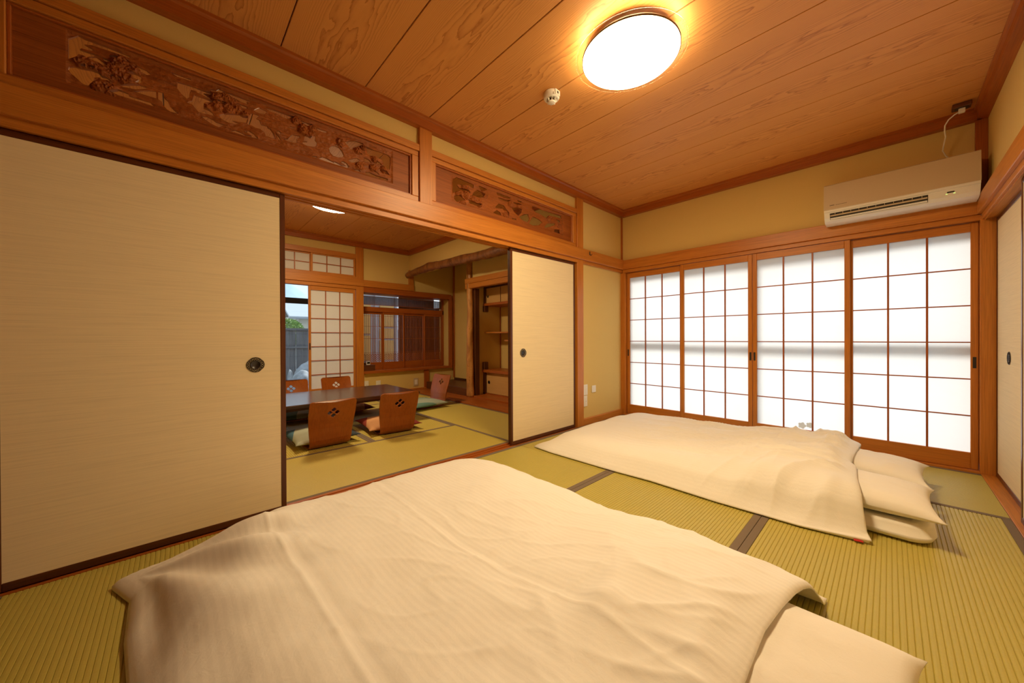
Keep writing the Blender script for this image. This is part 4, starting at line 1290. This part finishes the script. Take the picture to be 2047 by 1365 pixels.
def zaisu_mesh():
    """bent plywood floor-chair shell: seat along +x in front, back at x<0 ; local origin under the bend"""
    W, th = .385, .011
    prof = [(.42, .020), (.36, .018), (.20, .014), (.06, .014), (.0, .022), (-.03, .045), (-.043, .080), (-.046, .13), (-.052, .18), (-.066, .235), (-.083, .285), (-.098, .33), (-.113, .375), (-.125, .41), (-.133, .435)]
    P = [Vector(p) for p in prof]
    cum = [0]
    for a, b in zip(P[:-1], P[1:]): cum.append(cum[-1] + (b - a).length)
    Ltot = cum[-1]
    def at(s):
        s = min(max(s, 0), Ltot)
        for i in range(len(cum) - 1):
            if s <= cum[i + 1]: break
        t = (s - cum[i]) / (cum[i + 1] - cum[i])
        p = P[i].lerp(P[i + 1], t)
        a = (P[min(i + 1, len(P) - 1)] - P[max(i - 1, 0)]).normalized()
        b = (P[min(i + 2, len(P) - 1)] - P[i]).normalized()
        d = a.lerp(b, t).normalized()
        return p, Vector((-d.y, d.x))
    half = lambda s: W / 2 * (.86 + .14 * min(1, max(0, (s - .42) / .30)))
    r = .03
    out = []
    ss = np.linspace(0, Ltot - r, 34)
    right = [(half(s), s) for s in ss]
    hc = half(Ltot)
    right += [(hc - r + r * math.cos(a), Ltot - r + r * math.sin(a)) for a in np.linspace(0, PI / 2, 7)[1:]]
    out = right + [(-u, s) for u, s in reversed(right)]
    holes = []
    sc, d, h = Ltot - .115, .030, .021
    for du, ds in ((0, 1), (1, 0), (0, -1), (-1, 0)):
        cu, cs = du * d * 1.0, sc + ds * d * .92
        poly = []
        for k in range(16):
            a = 2 * PI * k / 16
            c_, s_ = math.cos(a), math.sin(a)
            p_ = 1 / (abs(c_) ** 1.25 + abs(s_) ** 1.25) ** (1 / 1.25)
            poly.append((cu + h * p_ * c_, cs + h * p_ * s_))
        holes.append(poly)
    pts, edges = [], []
    for poly in [out] + holes:
        k = len(pts); n = len(poly)
        pts += [Vector(p) for p in poly]
        edges += [(k + i, k + (i + 1) % n) for i in range(n)]
    for s in np.linspace(.015, Ltot - .015, 42):
        for u in np.linspace(-.9, .9, 11):
            p = (u * half(s), s)
            if not any(in_poly(p, q) for q in holes): pts.append(Vector(p))
    v2, e2, f2, *_ = delaunay_2d_cdt(pts, edges, [], 1, 1e-5)
    keep = []
    for f in f2:
        c = sum((v2[i] for i in f), Vector((0, 0))) / len(f)
        if in_poly(c, out) and not any(in_poly(c, q) for q in holes): keep.append(tuple(f))
    used = sorted({i for f in keep for i in f}); rem = {i: k for k, i in enumerate(used)}; n = len(used)
    A, B = [], []
    for i in used:
        u, s = v2[i]
        p, nr = at(s)
        bow = .016 * (1 - (u / (W / 2)) ** 2) * min(1, max(0, (s - .40) / .15))
        A.append((p.x - bow + nr.x * th, u, p.y + nr.y * th)); B.append((p.x - bow, u, p.y))
    Fc, cnt = [], {}
    for f in keep:
        g = [rem[i] for i in f]
        Fc += [tuple(g), tuple(n + i for i in reversed(g))]
        for a, b in zip(g, g[1:] + g[:1]):
            if (b, a) in cnt: del cnt[(b, a)]
            else: cnt[(a, b)] = 1
    Fc += [(b, a, n + a, n + b) for a, b in cnt]
    me = bpy.data.meshes.new('shell')
    me.from_pydata(A + B, [], Fc)
    bm = bmesh.new(); bm.from_mesh(me); bmesh.ops.recalc_face_normals(bm, faces=bm.faces); bm.to_mesh(me); bm.free()
    zs = min(v.co.z for v in me.vertices)
    for v in me.vertices: v.co.z -= zs - .001
    me.materials.append(PLYW('z'))
    return me
ZM = zaisu_mesh()
def zaisu(x, y, rz, label):
    o = link('floor_chair', ZM, None, (x, y, 0))
    o.rotation_euler.z = rz
    return tag(o, label, 'floor chair', 'legless bentwood chairs at the low table')
def patch_cloth(name, cols, split=(.0, .08), dots=(.75, .62, .55)):
    b = NB(name)
    tcn = b.n('ShaderNodeTexCoord')
    sp = b.n('ShaderNodeSeparateXYZ'); b.l(tcn.outputs['Object'], sp.inputs[0])
    g = b.math('ADD', b.math('MULTIPLY', sp.outputs[1], .8), b.math('MULTIPLY', sp.outputs[0], .25))
    g = b.math('ADD', b.math('MULTIPLY', g, 1.6), .5)
    c = b.ramp(g, [(.0, cols[0]), (.34, cols[1]), (.52, cols[2]), (.78, cols[3])], 'CONSTANT')
    vo = b.n('ShaderNodeTexVoronoi'); vo.inputs['Scale'].default_value = 7
    b.l(tcn.outputs['Object'], vo.inputs['Vector'])
    dm = b.ramp(vo.outputs['Distance'], [(.0, (1, 1, 1)), (.16, (1, 1, 1)), (.2, (0, 0, 0))])
    sel = b.math('MULTIPLY', dm, b.math('LESS_THAN', g, .34))
    c = b.mix(b.math('MULTIPLY', sel, .7), c, dots)
    n1 = b.noise(tcn.outputs['Object'], 700, 2)
    c = b.mix(b.math('MULTIPLY', n1, .3), c, (.12, .10, .08))
    b.bsdf(c, .85, None, .2)
    return b.m
BLUEC = patch_cloth('cushion_navy_patchwork', [(.030, .055, .085), (.10, .20, .17), (.42, .45, .36), (.06, .16, .24)])
REDC = patch_cloth('cushion_red_patchwork', [(.22, .022, .018), (.42, .085, .035), (.66, .33, .15), (.30, .035, .022)], dots=(.6, .45, .4))
GREENC = patch_cloth('cushion_sage_patchwork', [(.10, .22, .16), (.30, .37, .29), (.36, .42, .35), (.12, .25, .22)])
CM = {}
def zabuton(x, y, rz, mat, label, L=.54, W=.52, T=.085):
    if mat.name not in CM:
        V, Fc, uv = cushion_mesh(L, W, T, 30, .05, 2.4, .42, .003, 2.0, .012)
        me = bpy.data.meshes.new('floor_cushion')
        me.from_pydata(V.tolist(), [], Fc)
        me.shade_smooth()
        me.materials.append(mat)
        CM[mat.name] = me
    o = link('floor_cushion', CM[mat.name], None, (x, y, .027))
    o.rotation_euler.z = rz
    return tag(o, label, 'cushion', 'square floor cushions at the low table')
# chairs on the bedroom side face the table (-x); shell is built facing +x
zaisu(-1.150, .990, PI + .03, 'brown bentwood floor chair on the navy cushion, back to the futons')
zabuton(-1.415, .985, PI + .03, BLUEC, 'navy and sage patchwork cushion under the bedroom-side chair')
zaisu(-1.165, 1.625, PI - .10, 'brown bentwood floor chair on the orange-red cushion, back to the futons')
zabuton(-1.435, 1.660, PI - .10, REDC, 'orange-red patchwork cushion under the bedroom-side chair')
zaisu(-2.880, 1.620, .02, 'brown bentwood floor chair in front of the paper door across the table')
zabuton(-2.610, 1.620, .02, REDC, 'dark red cushion across the table under its edge')
zaisu(-2.880, 1.070, -.02, 'brown bentwood floor chair in front of the garden opening')
zabuton(-2.610, 1.060, -.02, BLUEC, 'dark navy cushion across the table under its edge')
zaisu(-2.245, 2.735, -PI / 2 + .10, 'brown bentwood floor chair at the table end by the alcove')
zabuton(-2.205, 2.480, -PI / 2 + .10, GREENC, 'sage green cushion at the table end by the alcove')
# ================================================================ FAR ROOM: ALCOVE
def log_beam(name, ax, pts, mat, label, cat, n=14, seed=1.0, rough=.02):
    """irregular peeled log; pts: (pos, c1, c2, r1, r2) along axis ax"""
    V, Fc = [], []
    m = 70
    A = [p[0] for p in pts]
    ts = np.linspace(A[0], A[-1], m)
    g = lambda k: np.interp(ts, A, [p[k] for p in pts])
    c1, c2, r1, r2 = g(1), g(2), g(3), g(4)
    for i, t in enumerate(ts):
        for k in range(n):
            a = 2 * PI * k / n
            w_ = 1 + rough * 6 * noise.noise(Vector((t * 6, math.cos(a) * 1.2, math.sin(a) * 1.2 + seed))) + rough * 3 * noise.noise(Vector((t * 25, a * 2, seed)))
            e1, e2 = c1[i] + r1[i] * w_ * math.cos(a), c2[i] + r2[i] * w_ * math.sin(a)
            V.append(Vector((t, e1, e2)) if ax == 'x' else Vector((e1, e2, t)))
    for i in range(m - 1):
        for k in range(n):
            Fc.append((i * n + k, i * n + (k + 1) % n, (i + 1) * n + (k + 1) % n, (i + 1) * n + k))
    Fc += [tuple(range(n - 1, -1, -1)), tuple(range((m - 1) * n, m * n))]
    c = sum(V, Vector()) / len(V)
    o = mesh_obj(name, [v - c for v in V], Fc, mat, None, c, True)
    bm = bmesh.new(); bm.from_mesh(o.data); bmesh.ops.recalc_face_normals(bm, faces=bm.faces); bm.to_mesh(o.data); bm.free()
    return tag(o, label, cat)
def burl(name, lo, hi, spot):
    b = NB(name)
    v = b.coords((9, 9, 2.2))
    n1 = b.noise(v, 1.0, 5, .6, 1.2)
    n2 = b.noise(b.coords((1, 1, 1)), 38, 3, .6)
    c = b.ramp(n1, [(.38, lo), (.60, hi)])
    s = b.ramp(n2, [(.62, (0, 0, 0)), (.70, (1, 1, 1))])
    c = b.mix(b.math('MULTIPLY', s, .8), c, spot)
    b.bsdf(c, .38, b.bump(n1, .4, .006), .4)
    return b.m
LOGM = burl('gnarled_log', (.13, .045, .014), (.27, .105, .032), (.40, .15, .045))
POSTM = burl('gnarled_post', (.34, .14, .035), (.58, .28, .08), (.14, .05, .015))
log_beam('alcove_beam', 'x', [(-3.68, 3.055, 2.105, .055, .050), (-3.3, 3.06, 2.135, .055, .058), (-2.98, 3.055, 2.148, .055, .070), (-2.4, 3.055, 2.126, .055, .066),
                              (-1.93, 3.055, 2.115, .055, .066), (-1.6, 3.055, 2.100, .055, .062), (-1.2, 3.055, 2.097, .055, .066), (-.7, 3.055, 2.10, .055, .058), (-.12, 3.055, 2.11, .055, .055)],
         LOGM, 'dark gnarled log beam spanning the alcove of the far room', 'beam', 18, 1.0, .035)
log_beam('alcove_post', 'z', [(.026, -2.325, 3.43, .085, .05), (.4, -2.325, 3.43, .075, .05), (.7, -2.335, 3.43, .066, .05), (1.1, -2.325, 3.43, .060, .05),
                              (1.45, -2.318, 3.43, .048, .045), (1.75, -2.335, 3.43, .058, .045), (2.0, -2.335, 3.43, .062, .045), (2.455, -2.335, 3.43, .055, .045)],
         POSTM, 'pale gnarled natural post at the alcove', 'post', 16, 4.0, .022)

# ---- shelves and cupboards in the recess
XC0, XC1 = -2.288, -.088
cb = empty('low_cupboard', (-1.2, 3.86, .05), 'low cupboard with amber sliding doors in the shelf recess', 'cupboard')
box('body', XC0, XC1, 3.715, 4.048, .050, .408, WOODD, cb, 0)
box('top_board', XC0, XC1, 3.640, 4.048, .408, .452, WOODR, cb, .003)
box('upright_end', XC0, XC0 + .055, 3.645, 3.735, .452, .572, WOODD, cb, .006)
box('side_post', XC0, XC0 + .040, 3.665, 3.715, .050, .408, WOODD, cb, .002)
box('plinth', XC0 + .04, XC1, 3.690, 3.715, .050, .066, WOODR, cb, .001)
dw = (XC1 - XC0 - .04) / 3
for i in range(3):
    a, b = XC0 + .042 + dw * i, XC0 + .040 + dw * (i + 1) - .006
    d = box('door', a, b, 3.700, 3.714, .070, .404, GOLDP, cb, 0)
    box('door_edge', b - .010, b, 3.698, 3.7005, .070, .404, FRAME, d, 0)
    box('door_edge', a, a + .006, 3.698, 3.7005, .070, .404, FRAME, d, 0)
    lathe = lathe_obj('door_pull', [(0, .0), (.020, 0), (.025, .003), (.028, 0)], BLACKM, d, (a + .065, 3.700, .245), 20)
    lathe.rotation_euler.x = PI / 2
up = empty('wall_cupboard', (-1.2, 3.88, 1.49), 'small upper cupboard with amber sliding doors in the shelf recess', 'cupboard')
box('body', XC0, XC1, 3.715, 4.048, 1.530, 1.80, WOODD, up, 0)
box('bottom_board', XC0, XC1, 3.665, 4.048, 1.490, 1.530, WOODR, up, .003)
box('side_post', XC0, XC0 + .045, 3.680, 3.715, 1.530, 1.80, WOODD, up, .002)
box('bracket', XC0, XC0 + .055, 3.660, 3.74, 1.395, 1.490, WOODD, up, .004)
box('head_rail', XC0 + .045, XC1, 3.690, 3.715, 1.775, 1.80, WOODD, up, .001)
dw = (XC1 - XC0 - .05) / 6
for i in range(6):
    a, b = XC0 + .047 + dw * i, XC0 + .045 + dw * (i + 1) - .004
    d = box('door', a, b, 3.702, 3.714, 1.532, 1.774, GOLDP, up, 0)
    box('door_edge', b - .008, b, 3.700, 3.7025, 1.532, 1.774, FRAME, d, 0)
    pxp = a + .04 if i % 2 == 0 else b - .04
    q = lathe_obj('door_pull', [(0, .0), (.014, 0), (.018, .003), (.020, 0)], BLACKM, d, (pxp, 3.702, 1.64), 18)
    q.rotation_euler.x = PI / 2
def shelf_board(x0, x1, z, label, curve):
    n = 30
    pts = [(x0 + (x1 - x0) * i / n, 3.70 + curve * math.sin(PI * i / n * 1.1) + .012 * noise.noise(Vector((i * .3, z, 0)))) for i in range(n + 1)]
    pts += [(x1, 4.048), (x0, 4.048)]
    m = len(pts)
    V = [(p[0], p[1], zz) for zz in (z, z + .022) for p in pts]
    Fc = [tuple(range(m - 1, -1, -1)), tuple(range(m, 2 * m))] + [(i, (i + 1) % m, m + (i + 1) % m, m + i) for i in range(m)]
    c = Vector(((x0 + x1) / 2, 3.87, z))
    o = mesh_obj('shelf_board', [Vector(v) - c for v in V], Fc, WOOD('x'), None, c)
    return tag(o, label, 'shelf', 'staggered shelves of the recess')
shelf_board(XC0 - .001, -1.05, 1.043, 'upper staggered shelf board with a wavy front in the recess', .03)
ls = shelf_board(-1.80, XC1, .915, 'lower staggered shelf board in the recess', .02)
box('link_post', -1.43, -1.405, 3.80, 3.825, .937, 1.043, WOOD, ls, .002)

# ---- small things
rk = empty('scroll_rod', (-2.565, 4.00, .55), 'slim black rod hanging by the alcove post', 'hanging rod', 'rods hanging in the alcove')
tube('rod', [(-2.565, 4.035, .80), (-2.565, 4.03, .54)], .012, BLACKM, rk, 10)
tube('hook', [(-2.565, 4.035, .80), (-2.560, 4.03, .85), (-2.545, 4.035, .865)], .004, STEEL, rk, 6)
rk2 = empty('scroll_rod', (-2.495, 4.02, .45), 'grey metal rod hanging right beside the alcove post', 'hanging rod', 'rods hanging in the alcove')
tube('rod', [(-2.495, 4.035, .83), (-2.495, 4.03, .46)], .009, STEEL, rk2, 10)
tube('hook', [(-2.495, 4.035, .83), (-2.50, 4.03, .86), (-2.515, 4.035, .87)], .004, STEEL, rk2, 6)
tag(box('shadow_strip', -2.552, -2.530, 4.036, 4.0495, .88, 2.45, WOODD, None, .001), 'narrow dark strip painted as the shadow line on the alcove back wall', 'shadow strip')  # dark strip standing in for the shadow band on the back wall

bx = empty('note_box', (-3.80, 2.40, .42), 'small dark wooden box on the bay window sill', 'box')
box('body', -3.86, -3.735, 2.272, 2.470, .420, .505, WOODD, bx, .003)
box('lid', -3.863, -3.732, 2.270, 2.473, .505, .515, WOODD, bx, .003)
rm = empty('desk_phone', (-3.79, 2.36, .515), 'tiny cream handset display standing on the dark box', 'device')
q = box('body', -3.815, -3.79, 2.345, 2.410, .515, .575, WHITEP, rm, .004)
box('screen', -3.7905, -3.789, 2.353, 2.402, .535, .570, DARKP, q, 0)
hd = empty('handset', (-3.80, 2.29, .515), 'black handset lying beside the cream display', 'handset')
box('body', -3.83, -3.78, 2.278, 2.315, .515, .560, DARKP, hd, .006)
box('antenna', -3.815, -3.805, 2.285, 2.295, .560, .62, DARKP, hd, .002)

# ================================================================ OUTSIDE
# glazed sash behind the paper doors of the bedding room
ALU = plain('aluminium_frame', (.36, .35, .34), .4, .5, Metallic=.5)
NW[0] += 1
gw = empty('window_%d' % NW[0], (1.37, YB + .20, 0), 'aluminium glazed sash behind the paper doors', 'window', None, 'structure')
for x in (.0, 1.345, 2.69):
    box('sash_stile', x, x + .05, YB + .185, YB + .22, .03, 1.80, ALU, gw)
box('sash_rail', .05, 2.69, YB + .185, YB + .22, -.02, .06, ALU, gw)
box('sash_rail', .05, 2.69, YB + .185, YB + .22, 1.74, 1.80, ALU, gw)
box('sash_mid_rail', .05, 2.69, YB + .165, YB + .22, .905, .955, ALU, gw)
box('glass_pane', .05, 1.345, YB + .200, YB + .204, .06, 1.74, GLASS, gw, 0)
box('glass_pane', 1.395, 2.69, YB + .200, YB + .204, .06, 1.74, GLASS, gw, 0)
trim(-.05, 0.0, YB + .10, YB + .24, -.06, 1.9, WOOD)
trim(XR, XR + .06, YB + .10, YB + .24, -.06, 1.9, WOOD)
trim(-.05, XR + .06, YB + .10, YB + .24, 1.80, 1.9, WOOD)
trim(-.05, XR + .06, YB + .10, YB + .24, -.10, -.02, WOOD)

# veranda of the far room
VX = -4.62
wall('wall_veranda', [(VX - .05, XF - .1, 2.16, 2.24, -.3, 2.5), (VX - .05, XF - .1, YN - .06, YN, -.3, 2.5), (VX - .04, VX + .04, YN, 2.2, 1.98, 2.5)])
tag(box('ceiling', VX - .6, XF - .08, YN - .06, 2.24, 2.50, 2.56, WOODD, None, 0), kind='structure')
tag(box('floor', VX - .05, XF - .1, YN, 2.2, -.08, -.02, WOOD, None, 0), kind='structure')
NW[0] += 1
vw = empty('window_%d' % NW[0], (VX, .8, 0), 'dark-framed glazed sash between veranda and garden', 'window', None, 'structure')
DKM = plain('dark_frame', (.035, .022, .016), .45)
box('sash_rail', VX - .02, VX + .02, YN, 2.16, -.02, .05, DKM, vw)
box('sash_rail', VX - .02, VX + .02, YN, 2.16, 1.565, 1.660, DKM, vw)
box('sash_rail', VX - .02, VX + .02, YN, 2.16, 1.95, 1.99, DKM, vw)
for y in (YN, .30, 2.12):
    box('sash_stile', VX - .018, VX + .018, y, y + .05, .05, 1.95, DKM, vw)
box('glass_pane', VX - .003, VX + .003, .35, 2.12, .05, 1.565, GLASS, vw, 0)
box('glass_pane', VX - .003, VX + .003, .35, 2.12, 1.66, 1.95, GLASS, vw, 0)

# what shows through the lattice screens: framed window, warm reflection put in as amber panels
AMB = plain('amber_reflection', (.80, .50, .17), .8)
GRF = plain('pale_frame', (.55, .56, .60), .5)
XN = -5.60
nb = empty('reflection_window', (XN, 3.1, -.45), 'pale framed window with warm reflections painted as amber panels behind the lattice screens', 'window')
SC_ = lambda z: .962 + (z - .962) * 1.17
box('wall_panel', XN - .06, XN - .02, 2.3, 3.74, -.45, 2.3, GRF, nb, 0)
for a, b, c, d in ((2.44, 2.68, .55, 1.02), (2.44, 2.68, 1.06, 1.42), (2.86, 3.14, .55, .93), (2.86, 3.14, .97, 1.16), (2.86, 3.14, 1.20, 1.60), (2.44, 2.68, 1.46, 1.6)):
    box('reflection_pane', XN - .02, XN + .01, a * 1.17, b * 1.17, SC_(c), SC_(d), AMB, nb, .004)
for y in (2.36, 2.76, 3.17):
    box('mullion', XN - .02, XN + .03, y * 1.17, y * 1.17 + .05, -.45, 2.3, GRF, nb, .004)
tag(box('dark_screen', -4.40, -4.37, 3.21, 4.0, .2, 1.9, WOODD, None, 0), 'dark board screen behind the lattice screens next to the alcove', 'screen')
wall('wall_bay', [(-4.65, XF - .1, 2.24, 2.26, .0, 2.0), (-4.5, XF - .1, 4.02, 4.1, 0, 1.6)], WOODD('z'))

# garden
def ground_mat():
    b = NB('gravel_ground')
    v = b.coords((1, 1, 1), False)
    n = b.noise(v, 18, 5, .7)
    c = b.ramp(n, [(.3, (.20, .20, .19)), (.7, (.42, .41, .39))])
    b.bsdf(c, .9, b.bump(n, .5, .02), .2)
    return b.m
tag(mesh_obj('ground', [(-60, -40, -.45), (40, -40, -.45), (40, 40, -.45), (-60, 40, -.45)], [(0, 1, 2, 3)], ground_mat()), kind='structure')
FENCEM = wood_factory('fence_wood', (.21, .205, .21), (.10, .098, .105), .8, 10.)
fc = empty('board_fence', (-9, 3, -.45), 'dark weathered board fence behind the garden stones', 'fence')
for i in range(34):
    y = .6 + i * .165
    box('plank', -9.02 + (.012 if i % 2 else 0), -9.0 + (.012 if i % 2 else 0), y, y + .158, -.45, 1.20, FENCEM, fc, .003)
box('cap_rail', -9.06, -8.94, .5, 6.3, 1.20, 1.26, FENCEM, fc, .005)
box('rail', -8.985, -8.94, .5, 6.3, .705, .755, FENCEM, fc, .005)
STONE = None
def stone_mat():
    b = NB('garden_stone')
    n = b.noise(b.coords((1, 1, 1)), 7, 6, .65)
    c = b.ramp(n, [(.3, (.24, .25, .26)), (.7, (.52, .53, .53))])
    b.bsdf(c, .85, b.bump(n, .6, .03), .2)
    return b.m
STONE = stone_mat()
def rock(x, y, z0, rx, ry, rz, seed, label):
    bm = bmesh.new()
    bmesh.ops.create_icosphere(bm, subdivisions=4, radius=1)
    for v in bm.verts:
        d = 1 + .22 * noise.noise(v.co * 1.1 + Vector((seed, 0, 0))) + .07 * noise.noise(v.co * 3.2 + Vector((0, seed, 0)))
        v.co = Vector((v.co.x * d * rx, v.co.y * d * ry, max(v.co.z * d * rz, -.55 * rz)))
    lo = min(v.co.z for v in bm.verts)
    for v in bm.verts: v.co.z -= lo
    o = bm_obj('garden_stone', bm, STONE, None, (x, y, z0), True)
    return tag(o, label, 'stone', 'stones in the garden')
rock(-7.0, 2.13, -.45, .42, .30, .44, 1.0, 'grey garden stone in front, beside the pond')
rock(-7.95, 2.46, -.45, .45, .34, .55, 4.0, 'taller grey garden stone behind the front one')
rock(-8.25, 1.78, -.45, .26, .20, .33, 7.0, 'low flat garden stone at the pond edge')
rock(-7.75, 2.02, -.45, .08, .07, .42, 9.0, 'small pale upright garden stone')
rock(-6.0, 2.02, -.45, .36, .42, .27, 12.0, 'rounded pale garden stone close to the veranda')
def house(x, y0, y1, label, ze, zr, dx, dy0):
    h = empty('house', (x, (y0 + y1) / 2, -.45), label, 'house', 'houses beyond the fence')
    WALLM = plain('house_wall', (.72, .68, .58), .9)
    ROOFM = plain('house_roof', (.62, .64, .66), .6)
    box('wall', x - 5, x, y0, y1, -.45, ze, WALLM, h, 0)
    pr = [(x + .8, ze - .1), (x - 2.5, zr), (x - 5.8, ze - .1), (x - 5.8, ze - .25), (x - 2.5, zr - .15), (x + .8, ze - .25)]
    o = extrude_profile('roof', pr, 'y', y0 - .6, y1 + .6, ROOFM, h)
    box('gutter', x + .78, x + .9, y0 - .6, y1 + .6, ze - .30, ze - .16, plain('gutter', (.35, .37, .40), .5), h, .01)
    box('downpipe', x + .02, x + .12, y0 + .05, y0 + .15, -.45, ze - .25, WHITEP, h, .01)
    o = box('window', x - .05, x + .03, (y0 + y1) / 2 - .6, (y0 + y1) / 2 + .6, .6, 1.8, plain('house_glass', (.08, .10, .12), .1), h, 0)
    box('window_frame', x + .01, x + .05, (y0 + y1) / 2 - .66, (y0 + y1) / 2 - .6, .55, 1.85, WHITEP, o, 0)
    return h
house(-28, 6.5, 13.5, 'cream house with a pale roof beyond the fence', 2.72, 4.1, 5, 0)
house(-36, -3.0, 4.6, 'paler house with a hipped roof further beyond the fence', 2.9, 4.2, 5, 0)
LEAF = plain('leaf_green', (.09, .22, .04), .6)
LEAF2 = plain('leaf_light', (.22, .36, .08), .6)
BARK = plain('bark', (.10, .06, .035), .9)
def tree(x, y, z0, h, r, label, seed, mat):
    t = empty('garden_tree', (x, y, z0), label, 'tree')
    tube('trunk', [(x, y, z0), (x + .05, y - .03, z0 + h * .6)], [.09, .05], BARK, t, 8)
    rr = random.Random(seed)
    V, Fc = [], []
    for i in range(2600):
        while True:
            p = Vector((rr.uniform(-1, 1), rr.uniform(-1, 1), rr.uniform(-1, 1)))
            if p.length < 1: break
        p = p.normalized() * (p.length ** .4)
        c = Vector((p.x * r, p.y * r, p.z * r * .9))
        a = Vector((rr.gauss(0, 1), rr.gauss(0, 1), rr.gauss(0, 1))).normalized()
        b = a.cross(Vector((rr.gauss(0, 1), rr.gauss(0, 1), rr.gauss(0, 1)))).normalized()
        s = r * .085
        k = len(V)
        V += [c + a * s, c + b * s * .5, c - a * s, c - b * s * .5]
        Fc.append((k, k + 1, k + 2, k + 3))
    o = mesh_obj('foliage', V, Fc, mat, t, (x, y, z0 + h))
    o['kind'] = 'stuff'
    return t
tree(-20, 4.35, -.45, 1.75, .85, 'light green rounded tree between fence and houses', 3, LEAF2)
tree(-22, 3.1, -.45, 1.4, 1.0, 'darker green tree left of the rounded one behind the fence', 8, LEAF)
def pond():
    b = NB('pond_water')
    n = b.noise(b.coords((1, 1, 1)), 14, 2)
    b.bsdf((.03, .04, .045), .08, b.bump(n, .05, .01), .5)
    n_ = 48
    V = [((1.1 + .15 * math.sin(3 * 2 * PI * k / n_)) * math.cos(2 * PI * k / n_), (.8 + .1 * math.cos(5 * 2 * PI * k / n_)) * math.sin(2 * PI * k / n_), 0) for k in range(n_)]
    V += [(x, y, -.05) for x, y, _ in V]
    Fc = [tuple(range(n_))] + [(i, n_ + i, n_ + (i + 1) % n_, (i + 1) % n_) for i in range(n_)]
    o = mesh_obj('pond', V, Fc, b.m, None, (-7.4, .75, -.40))
    tag(o, 'small dark garden pond in front of the stones', 'pond')
pond()
hl = bmesh.new()
bmesh.ops.create_grid(hl, x_segments=40, y_segments=8, size=1)
for v in hl.verts:
    yy = v.co.x * 60
    t_ = (v.co.y + 1) / 2
    v.co = Vector((-120 - 30 * t_, yy + 20, -1 + t_ * (14 + 5 * noise.noise(Vector((yy * .05, 0, 0))) + 8 * math.exp(-((yy - 3) / 14) ** 2))))
def hill_mat():
    b = NB('hazy_hill')
    n = b.noise(b.coords((1, 1, 1)), .3, 4)
    b.bsdf(b.ramp(n, [(.3, (.42, .55, .62)), (.7, (.50, .62, .68))]), 1.0, None, 0)
    return b.m
tag(bm_obj('hill', hl, hill_mat(), None, (0, 0, 0), True), kind='structure')
# roof over the rooms keeps the sky off the walls
tag(box('roof', -3.95, XR + .5, -1.2, YB + .50, 2.72, 2.80, WOODD, None, 0), kind='structure')
